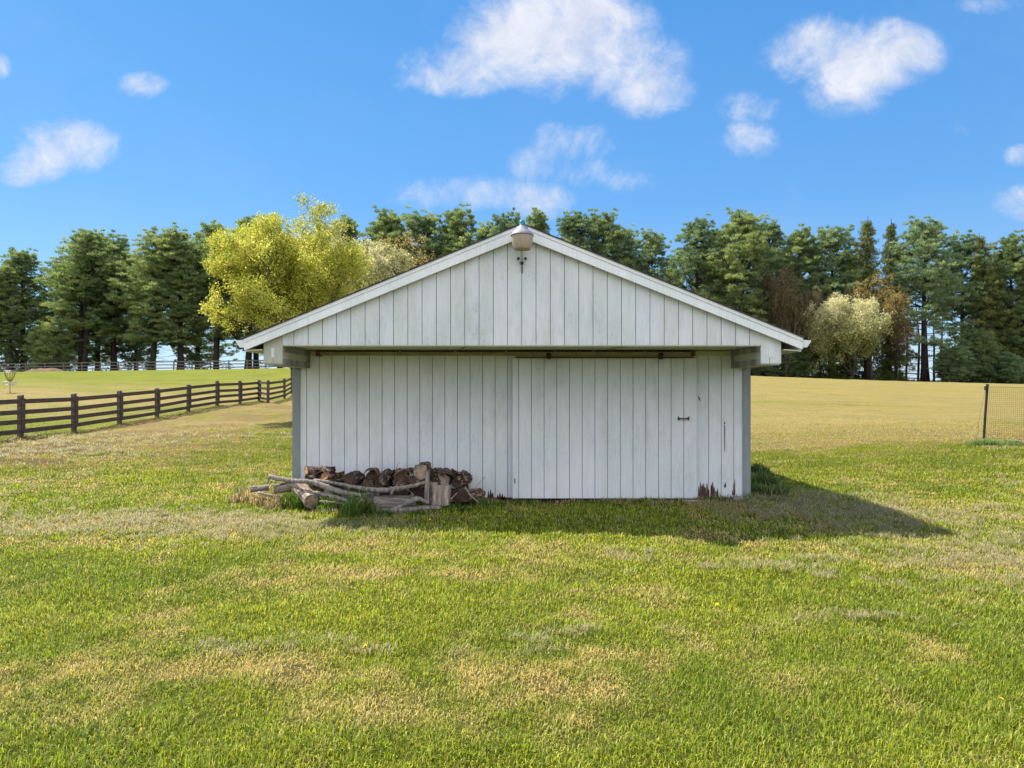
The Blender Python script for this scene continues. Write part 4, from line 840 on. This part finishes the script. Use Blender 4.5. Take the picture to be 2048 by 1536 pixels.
def pine(seed, H=20., zb=.22, Rr=5.4, kind='pine', m_=None, lean=0, stems=1, dens=1.0, top=1.0, droop=0):
    rng = np.random.RandomState(seed); rnd = random.Random(seed); wood_ = MB(); TP, TD, TC, TL = [], [], [], []
    for st in range(stems):
        off = np.array([rnd.uniform(-.3,.3), rnd.uniform(-.3,.3), 0]) if stems > 1 else np.zeros(3)
        az0 = rnd.uniform(0, 6.28)+st*math.pi; Hs = H*(1 if st == 0 else rnd.uniform(.86, .95)); ln = (lean+ (.10 if stems > 1 else 0))*(1 if st == 0 else 1)
        ph = rnd.uniform(0, 6); zs = np.linspace(0, Hs, 12)
        def axis_(z): t = z/Hs; return off+np.array([math.cos(az0)*ln*z*.9+.25*math.sin(ph+3*t)*t, math.sin(az0)*ln*z*.9+.25*math.cos(ph+2.3*t)*t, z])
        r0 = .022*H*(.8 if stems > 1 else 1)
        wood_.tube([axis_(z) for z in zs], [max(.025, r0*(1-.93*(z/Hs)**.85)+(.08 if z == 0 else 0)) for z in zs], 8)
        z = Hs*zb
        # dead lower twigs
        for _ in range(int(26 if kind == 'pine' and zb > .15 else 6)):
            z_ = rnd.uniform(Hs*.06, Hs*(zb+.15)); a = rnd.uniform(0, 6.28); l = rnd.uniform(.8, 2.8); p = axis_(z_); pts_ = [p]
            dv = np.array([math.cos(a), math.sin(a), rnd.uniform(-.25,.3)])
            for k_ in range(4): dv = dv+np.array([rnd.uniform(-.2,.2), rnd.uniform(-.2,.2), rnd.uniform(-.22,.12)]); pts_.append(pts_[-1]+dv*l/4)
            wood_.tube(pts_, [.04,.03,.022,.014,.008], 4, cap=False)
            for k_ in (2, 3):
                e = pts_[k_]+np.array([rnd.uniform(-.6,.6), rnd.uniform(-.6,.6), rnd.uniform(-.3,.3)]); wood_.tube([pts_[k_], e], [.014,.006], 3, cap=False)
        sect = [rnd.uniform(.65, 1.2) for _ in range(7)]
        while z < Hs*.985:
            t = (z/Hs-zb)/(1-zb)
            if kind == 'pine':
                env = (.66+.42*math.sin(math.pi*min(1, t*.9+.1)))*(1-.42*max(0, t-.6)/.4)*(1-.35*max(0, t-.92)/.08); up0 = -.05+1.5*t**1.8
            else:
                env = (1-t)**.75*(.55+.45*min(1, t*5+.35))+.04; up0 = -.32+.35*t
            nb = rnd.randint(4, 6) if kind == 'pine' else rnd.randint(5, 7)
            a0 = rnd.uniform(0, 6.28)
            for b_ in range(nb):
                a = a0+6.283*b_/nb+rnd.uniform(-.4,.4); Lb = Rr*env*rnd.uniform(.6, 1.15)*sect[int((a%6.283)/6.284*7)]*(1 if stems == 1 else .85)
                if kind == 'pine' and rnd.random() < (.08 if zb < .15 else (.40 if t < .35 else .12)): continue
                p = axis_(z+rnd.uniform(-.15,.15)); dv = np.array([math.cos(a), math.sin(a), up0+rnd.uniform(-.2,.35)]); pts_ = [p]; ds = [dv]
                for k_ in range(5):
                    dv = dv+np.array([rnd.uniform(-.12,.12), rnd.uniform(-.12,.12), (.09 if kind == 'pine' else (.10 if k_ > 2 else -.03))]); pts_.append(pts_[-1]+dv/np.linalg.norm(dv)*Lb/5); ds.append(dv)
                pa = np.array(pts_); rb = .012*Lb+.02
                wood_.tube(pts_, [rb, rb*.8, rb*.6, rb*.45, rb*.3, .006], 4, cap=False)
                dirb = pa[-1]-pa[0]; dirb /= np.linalg.norm(dirb)+1e-9; lat = np.array([-dirb[1], dirb[0], 0]); lat /= np.linalg.norm(lat)+1e-9
                if kind == 'pine':
                    nc_ = int(3+Lb*1.9*dens); s_ = rng.uniform(.30 if t < .7 else .08, 1.02, nc_)**.8; s_[0] = 1.0
                    wid = (.30*Lb+.35)*np.sin(np.pi*np.clip(s_*.75+.12, 0, 1))
                    i0 = np.clip((s_*5).astype(int), 0, 4); fr = (s_*5-i0)[:, None]; base = pa[i0]*(1-fr)+pa[i0+1]*fr; q_ = rng.uniform(-1, 1, nc_)
                    cen = base+lat*(q_*wid)[:, None]+rng.randn(nc_, 3)*[.15, .15, .32]+[0, 0, .12]
                    m_c = 12; cr = rng.uniform(.28, .55, nc_)*(1 if t < .8 else .75)
                    u_ = rng.randn(nc_*m_c, 3); u_ /= np.linalg.norm(u_, axis=1, keepdims=True); u_[:, 2] = np.abs(u_[:, 2])*1.0-.18
                    c_ = np.repeat(cen, m_c, 0)+u_*np.repeat(cr, m_c)[:, None]*[1, 1, .58]*rng.uniform(.35, 1.0, (nc_*m_c, 1))
                    tone = np.repeat(rnd.uniform(.40, .66)+rng.uniform(-.16, .16, nc_)+.12*(s_-.5), m_c)+rng.uniform(-.06, .06, nc_*m_c)
                    kk = 8; dd = u_*.8+dirb*.35+[0, 0, .65]; nt_ = nc_*m_c; sp_ = .42
                else:
                    nt_ = int((7+Lb*10.5)*dens); s_ = rng.uniform(.08, 1.0, nt_)**.75
                    i0 = np.minimum((s_*5).astype(int), 4); fr = (s_*5-i0)[:, None]; base = pa[i0]*(1-fr)+pa[i0+1]*fr
                    wid = (.16*Lb+.28)*np.sin(np.pi*np.clip(s_*.8+.12, 0, 1)); q_ = rng.uniform(-1, 1, nt_)
                    c_ = base+lat*(q_*wid)[:, None]+rng.randn(nt_, 3)*[.08, .08, .13]; c_[:, 2] -= .10+np.abs(q_)*.22
                    tone = rnd.uniform(.30, .66)+rng.uniform(-.14, .14, nt_)+.18*(s_-.5); kk = 8; dd = dirb*.25+lat*(q_*.5)[:, None]+np.array([0, 0, -.75]); sp_ = .42
                TP.append(np.repeat(c_, kk, 0)+rng.randn(nt_*kk, 3)*.06); TD.append(np.repeat(dd, kk, 0)+rng.randn(nt_*kk, 3)*sp_); TC.append(np.repeat(tone, kk)+rng.uniform(-.08,.08, nt_*kk))
                TL.append(np.full(nt_*kk, .27 if kind == 'pine' else .26))
            z += rnd.uniform(.42, .78)*H/20*(1 if kind == 'pine' else .72)
    P0 = np.concatenate(TP); n = len(P0); ln_ = np.concatenate(TL)*rng.uniform(.7, 1.35, n)
    V_, F_ = tris_cloud(P0, np.concatenate(TD), ln_, rng.uniform(.035, .075, n), rng)
    col = np.repeat(np.clip(np.concatenate(TC), 0, 1), 3)[:, None]*np.ones((1, 3))
    cm = np_mesh('crown', V_, F_, m_ or M_pine, col); tm = wood_.mesh('trunk', M_bark, smooth=True)
    return (tm, cm, V_[:, 2].max())
def decid(seed, H, Rr, m_, leaf=.09, nleaf=45, bark=M_bark2, stems=6, zfork=.12, twigs=7, spread=.55, mixm=None, bare=False, jit=.22, tonef=None):
    rnd = random.Random(seed); rng = np.random.RandomState(seed); w = MB(); tips = []
    def grow(p, d_, l, r, lev):
        pts_ = [Vector(p)]; dv = Vector(d_).normalized(); n = 5 if lev < 2 else 4
        for k_ in range(n):
            dv = (dv+Vector((rnd.uniform(-.16,.16), rnd.uniform(-.16,.16), rnd.uniform(-.06,.16)))).normalized(); pts_.append(pts_[-1]+dv*l/n)
        rad = [max(.004, r*(1-.75*i/n)) for i in range(n+1)]
        w.tube(pts_, rad, 7 if lev == 0 else (5 if lev == 1 else 3), cap=False)
        if lev >= 3: tips.append((pts_[1], pts_[-1])); return
        nc = [9, 8, twigs][lev] if lev else 9
        for c_ in range(nc):
            f = .22+.78*(c_+rnd.random())/nc; i = min(n-1, int(f*n)); q_ = pts_[i].lerp(pts_[i+1], f*n-i)
            ax = Vector((rnd.gauss(0,1), rnd.gauss(0,1), rnd.gauss(0,.6))).normalized(); nd_ = (dv*.75+ax*.8+Vector((0,0,.12))).normalized()
            grow(q_, nd_, l*(.62-.2*f)*rnd.uniform(.75,1.15), rad[i]*.55, lev+1)
        if lev == 2: tips.append((pts_[-2], pts_[-1]))
    tr = [Vector((0,0,-.2)), Vector((0,0,H*zfork*.5)), Vector((.03*H*rnd.uniform(-1,1), 0, H*zfork))]
    w.tube(tr, [.022*H, .018*H, .016*H], 10)
    for s_ in range(stems):
        a = 6.283*s_/stems+rnd.uniform(-.3,.3); sp_ = spread*(rnd.uniform(.35, 1.0) if s_ else .05)
        grow(tr[-1]-Vector((0,0,rnd.uniform(0, H*zfork*.3))), (math.cos(a)*sp_, math.sin(a)*sp_, 1), H*(1-zfork)*.74*rnd.uniform(.8, 1.05), .009*H, 0 if stems > 3 else 0)
    A = np.array([t_[0] for t_ in tips]); B = np.array([t_[1] for t_ in tips]); n = len(A)*nleaf
    f = rng.rand(n)[:, None]; base = np.repeat(A, nleaf, 0)*(1-f)+np.repeat(B, nleaf, 0)*f+rng.randn(n, 3)*jit
    sx = Rr/np.percentile(np.hypot(base[:,0], base[:,1]), 93); sz = H/np.percentile(base[:,2], 99.7)
    def envl(p_):
        p_ = np.asarray(p_, float)*[sx, sx, sz]; c0 = np.array([0, 0, H*.52]); rr_ = np.array([Rr*1.0, Rr*1.0, H*.48]); q_ = p_-c0; th_ = np.arctan2(q_[:,1], q_[:,0]); amp_ = .22 if seed == 51 else .50; rr_ = rr_*(.97-amp_*.5+amp_*vn(th_*1.6, q_[:,2]*2.2/H*2, 1.0, seed))[:, None]; e_ = np.linalg.norm(q_/rr_, axis=1)[:, None]
        k_ = np.where(e_ > .85, (.85+(np.maximum(e_, .85)-.85)*.58)/np.maximum(e_, .01), 1); up_ = p_[:, 2:3] > .25*H
        return np.where(up_, c0+q_*k_, p_)
    base = envl(base); w.v = [tuple(v_) for v_ in envl(w.v)]
    V_, F_ = quads_cloud(base, leaf*rng.uniform(.6, 1.4, n), rng)
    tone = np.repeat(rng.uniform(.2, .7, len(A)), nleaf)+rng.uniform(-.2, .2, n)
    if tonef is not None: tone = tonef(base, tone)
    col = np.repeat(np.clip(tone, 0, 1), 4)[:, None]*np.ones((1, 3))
    return (w.mesh('trunk', bark, smooth=True), np_mesh('crown', V_, F_, m_, col) if not bare or nleaf else None, H)

# variants
PV = [pine(1, zb=.20, Rr=5.6, m_=M_pine), pine(2, zb=.26, Rr=5.0, m_=M_pine, stems=2), pine(3, zb=.17, Rr=5.2, m_=M_pineb), pine(4, zb=.24, Rr=4.6, m_=M_pine, lean=.04),
      pine(5, zb=.08, Rr=5.4, m_=M_pineb, dens=1.1), pine(6, zb=.10, Rr=5.0, m_=M_pine, dens=1.1), pine(7, zb=.22, Rr=5.2, m_=M_pine, stems=2)]
SV = [pine(21, H=20, zb=.20, Rr=3.9, kind='spruce', m_=M_spruce, dens=.9), pine(22, H=20, zb=.05, Rr=3.5, kind='spruce', m_=M_spruce, dens=.9)]
YV = [pine(31, H=6, zb=.06, Rr=3.4, m_=M_pineb, dens=1.3), pine(32, H=6, zb=.04, Rr=3.0, m_=M_pine, dens=1.3)]
def plant(name, var, px, top, D, label, cat='tree', group=None, wf=1.0, rot=None, x=None, Hn=20., tilt=0):
    x = X(px, D) if x is None else x; zg = gz1(x, D)-.1; H = (Z(top, D)-zg); s = H/var[2]
    e = empty(name, (x, D, zg), (R(tilt), R(tilt), rot if rot is not None else (px*.7)%6.28), label, cat, group); e.scale = (s*wf, s*wf, s)
    link('trunk', var[0], e)
    if var[1]: link('crown', var[1], e)
    return e
WL_, WC_, WR_ = 1.33, 1.15, 1.18
GL, GC, GRt = 'row of pines along the ridge on the left', 'pines beyond the shed roof', 'belt of conifers behind the right field'
left = [(-70,505,101,0,1.0,'pine at the far left edge of the ridge row, only its branches reaching into view'),
 (-22,520,99,3,.95,'pine cut off by the left edge, beside the leaning trunk'),
 (24,528,98,3,.85,'lower leaning pine near the left edge, left of the straight slim trunk'),
 (46,492,101,5,.85,'slim straight-trunked pine second from the left edge of the row'),
 (160,458,99,1,1.0,'broad fork-trunked pine with light green crown standing above the soil mound side of the fence'),
 (228,462,102,2,.9,'single-trunked pine between the forked light green pine and the tallest left crown'),
 (300,450,98,6,1.0,'double-trunked pine with a massive dark lower crown in the middle of the left row'),
 (361,446,99,0,.9,'thick single-trunked pine right of the double-trunked one'),
 (430,447,100,1,.88,'twin-stemmed pine with a dense rounded top just left of the yellow tree'),
 (496,424,101,3,.9,'dark pine peeking above the left shoulder of the yellow tree'),
 (512,452,104,2,.8,'dark pine standing behind the left flank of the yellow tree'),
 (272,500,106,4,.7,'shorter pine behind the middle of the left row with a pale thin trunk'),
 (195,485,107,5,.8,'second-row pine filling the gap left of the dark single-trunked pine'),(395,478,107,4,.8,'second-row pine filling the gap left of the twin-stemmed pine'),
 (120,520,106,0,.75,'shorter pine filling in behind the forked light green pine')]
for i, (px, top, D, v, wf, lb) in enumerate(left): plant('pine_tree', PV[v], px, top, D, lb, group=GL, wf=wf*WL_, rot=i*1.37)
plant('young_pine', YV[1], 98, 640, 96.5, 'short dense dark young pine beside the slim straight pine, left of the soil mound', group=GL, wf=1.0)
centre = [(560,448,97,5,.8,'pine hidden behind the yellow tree crown'),(700,428,98,3,.75,'brownish-topped pine rising between the yellow and the blossoming trees'),
 (775,413,96,5,1.0,'first green pine right of the blossoming tree above the shed roof'),(846,409,97,4,.95,'second pine right of the blossoming tree, with a blunt top'),
 (915,407,96,5,.95,'tall pine halfway up the left slope of the shed roof'),(968,432,99,4,.8,'lower pine just left of the barn light'),
 (1020,417,97,2,.75,'thin-topped pine directly behind the barn light'),(1078,414,99,3,.7,'narrow pine just right of the barn light'),
 (1140,410,96,4,.95,'broad pine above the right side of the roof peak'),(1205,416,97,5,.95,'pine above the middle of the right roof slope'),
 (1250,448,99,4,.8,'shorter pine on the right roof slope beside the lone small one'),(1303,453,96,2,.8,'sparse lone pine left of the gap of open sky'),
 (640,470,101,4,.8,'pine far behind the yellow and the blossoming trees'),(880,450,104,6,.8,'pine standing in the second row behind the left roof slope'),(1170,455,104,6,.8,'pine standing in the second row behind the right roof slope')]
for i, (px, top, D, v, wf, lb) in enumerate(centre): plant('pine_tree', PV[v], px, top, D, lb, group=GC, wf=wf*WC_, rot=i*2.1+.5)
right = [(1345,520,93,5,.6,'small pine low in the gap right of the lone sparse pine'),(1395,428,91,4,.85,'pine with ragged left side at the start of the right belt'),(1482,414,89,5,1.0,'tallest light green pine of the right belt above the right roof end'),
 (1535,424,92,4,.9,'dense pine right behind the tallest light green one'),(1602,448,92,5,.9,'rounded bluish pine above the brown thicket'),(1662,444,92,2,.9,'pine between the rounded bluish one and the drooping spruces'),
 (1850,429,88,2,1.0,'big silvery green pine right of the drooping spruces'),(1925,462,92,2,.85,'thin pine right of the big silvery one'),
 (2025,460,90,5,.8,'pine at the right edge of the photo with yellowish needles'),(2085,470,90,4,.9,'pine just beyond the right edge, its branches reaching in'),
 (1440,450,96,2,.8,'pine in the second row behind the right roof end'),(1570,500,99,4,.8,'shorter pine in the second row behind the brown thicket'),(1700,500,99,5,.85,'shorter pine in the second row behind the orange-leaved tree')]
for i, (px, top, D, v, wf, lb) in enumerate(right): plant('pine_tree', PV[v], px, top, D, lb, group=GRt, wf=wf*WR_, rot=i*1.7+.9)
for i, (px, top, D, wf, lb) in enumerate([(1735,438,89,1.0,'left one of the two drooping olive spruces above the cream tree'),(1778,446,90,.95,'right one of the two drooping olive spruces above the cream tree'),
      (1963,472,90,1.0,'drooping olive spruce between the thin pine and the right edge'),(1690,560,91,.9,'short dark spruce behind the cream blossoming tree'),(1640,600,90,.9,'short dark spruce left of the cream blossoming tree'),(2045,520,89,1.0,'spruce cut off by the right edge of the photo'),(2000,500,93,1.0,'dark spruce close to the right edge of the belt')]):
    plant('spruce_tree', SV[i % 2], px, top, D, lb, group=GRt, wf=wf, rot=i*1.1)
for i, (px, top, D, wf, lb, v) in enumerate([(1905,688,85,1.2,'bushy young pine in front of the big silvery pine',0),(1960,650,86,1.0,'taller young pine right of the bushy one',1),(2015,700,85,1.1,'low young pine at the right end of the belt',0),(1590,690,87,1.3,'low dark young pine at the left foot of the cream tree',1),(1530,680,88,1.3,'low young pine just right of the shed eave',0)]):
    plant('young_pine', YV[v], px, top, D, lb, group=GRt, wf=wf, rot=i*2.3)
# bare slim trunks under the right belt
for i, px in enumerate((1792, 1812, 1836, 1868, 1886, 1940, 1975)):
    D = 91+1.2*(i % 3); x_ = X(px, D); zg = gz1(x_, D); r_ = random.Random(i); mb = MB(); h = 8+r_.random()*3
    mb.tube([(0,0,-.2),(r_.uniform(-.2,.2),0,h*.5),(r_.uniform(-.4,.4),0,h)], [.16,.12,.05], 7)
    for k_ in range(12):
        z_ = r_.uniform(1, h*.9); a = r_.uniform(0, 6.28); l = r_.uniform(.6, 1.6); mb.tube([(0,0,z_),(math.cos(a)*l, math.sin(a)*l, z_+r_.uniform(-.3,.3))], [.03,.008], 4, cap=False)
    lbs = ['slim bare dead trunk right beside the cream tree','second slim bare trunk right of the cream tree','slim bare trunk standing just left of the big silvery pine','slim bare trunk in front of the big silvery pine','slim bare trunk just right of the big silvery pine','slim bare trunk behind the taller young pine','slim bare trunk nearest the right edge']
    e = empty('bare_tree', (x_, D, zg), label=lbs[i], cat='tree', group='slim bare trunks under the right belt'); mb.obj('trunk', M_bark, e)

yel = decid(51, 9.6, 3.85, M_yel, leaf=.09, nleaf=34, stems=7, zfork=.27, twigs=6, spread=.75, jit=.13)
plant('yellow_green_tree', yel, 610, 396, 30, 'large round tree in fresh yellow-green leaf behind the left roof slope', wf=.96, rot=.4)
blo = decid(52, 10, 2.6, M_blos, leaf=.13, nleaf=20, stems=6, zfork=.14, twigs=5, spread=.6, jit=.16, tonef=lambda b, t_: t_+.12)
plant('blossoming_tree', blo, 735, 446, 44, 'cream-white blossoming tree between the yellow tree and the orange-leaved tree', wf=.95, rot=1.0)
ora = decid(53, 10, 2.6, M_oran, leaf=.11, nleaf=4, stems=6, zfork=.14, twigs=6, spread=.6, jit=.12)
plant('orange_leaved_tree', ora, 800, 452, 50, 'thinly leaved orange-yellow tree above the left roof slope', wf=.95, rot=2.0)
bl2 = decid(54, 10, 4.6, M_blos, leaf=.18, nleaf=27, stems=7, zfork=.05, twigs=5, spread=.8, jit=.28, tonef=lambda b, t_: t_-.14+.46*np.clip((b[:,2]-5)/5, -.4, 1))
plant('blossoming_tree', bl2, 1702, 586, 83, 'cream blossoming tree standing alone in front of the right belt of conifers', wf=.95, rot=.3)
plant('orange_leaved_tree', ora, 1742, 540, 87, 'thin orange-leaved tree behind the cream tree on the right', wf=1.1, rot=1.3)
plant('orange_leaved_tree', ora, 1795, 610, 87, 'short thin orange-leaved sapling right of the cream tree', wf=.8, rot=2.3)
bare = decid(55, 12, 4.0, M_brleaf, leaf=.16, nleaf=5, bark=M_twig, stems=7, zfork=.06, twigs=7, spread=.7, jit=.15)
plant('bare_tree', bare, 1572, 520, 87, 'reddish-brown leafless thicket tree below the rounded bluish pine', wf=.7)
plant('bare_tree', bare, 1625, 560, 88, 'leafless brown tree left of the cream tree', wf=.55, rot=2)
plant('bare_tree', bare, 656, 424, 60, 'bare twiggy treetop poking above the yellow tree', wf=.5, rot=1)
# undergrowth mass below the right trees, and dark brush under the far left pines
def brush(name, spots, label, m_, leaf=.22):
    rng = np.random.RandomState(3); A = []
    T = []
    for (x, y, rx, ry, h, n) in spots:
        zg = gz1(x, y); q_ = rng.randn(n, 3); q_ /= np.linalg.norm(q_, axis=1, keepdims=True); r_ = rng.rand(n, 1)**.4; q_ = q_*r_
        q_[:, 2] = np.abs(q_[:, 2]); lump = .75+.5*vn(q_[:, 0]*3, q_[:, 2]*3+x, 1.3, 3)[:, None]
        A.append(q_*lump*[rx, ry, h]+[x, y, zg]); T.append(np.full(n, rng.uniform(.2, .75))+rng.uniform(-.2, .2, n))
    A = np.concatenate(A); T = np.concatenate(T); V_, F_ = quads_cloud(A, leaf*rng.uniform(.5, 1.4, len(A)), rng)
    link(name, np_mesh(name, V_, F_, m_, np.repeat(np.clip(T,0,1), 4)[:, None]*np.ones((1,3))), label=label, cat='undergrowth', kind='stuff')
r_ = random.Random(9)
brush('undergrowth', [(X(px, 90)+r_.uniform(-.6,.6), 90.5+r_.uniform(-1,1.5), r_.uniform(1.2,2.4), 1.3, r_.uniform(1.2,3.2)*(1.3 if px < 1640 else .75), 700) for px in range(1490, 1800, 13)]+
      [(X(px, 90)+r_.uniform(-.6,.6), 93+r_.uniform(-1,2), r_.uniform(1.0,2.0), 1.3, r_.uniform(.8,1.8), 260) for px in range(1980, 2120, 26)], 'dense dark undergrowth and brambles at the foot of the right belt of trees', M_bush)
brush('undergrowth', [(X(px, 99)+r_.uniform(-.6,.6), 100+r_.uniform(-1,2), r_.uniform(1.5,2.6), 1.5, r_.uniform(1.5,4.0), 500) for px in range(-60, 130, 16)], 'dark brush below the pines at the far left edge', M_bush)
brush('undergrowth', [(X(px, 96)+r_.uniform(-.6,.6), 98+r_.uniform(-1,2), r_.uniform(2,3), 1.5, r_.uniform(2,5.0), 500) for px in range(640, 1480, 30)], 'brush below the pines hidden behind the shed', M_bush)
brush('undergrowth', [(X(px, 97)+r_.uniform(-1.5,1.5), 97.5+r_.uniform(-1,2), r_.uniform(.8,1.8), 1.0, r_.uniform(.6,1.9), 140) for px in range(140, 530, 30)], 'sparse low brush between the trunks of the left pines', M_bush, leaf=.18)
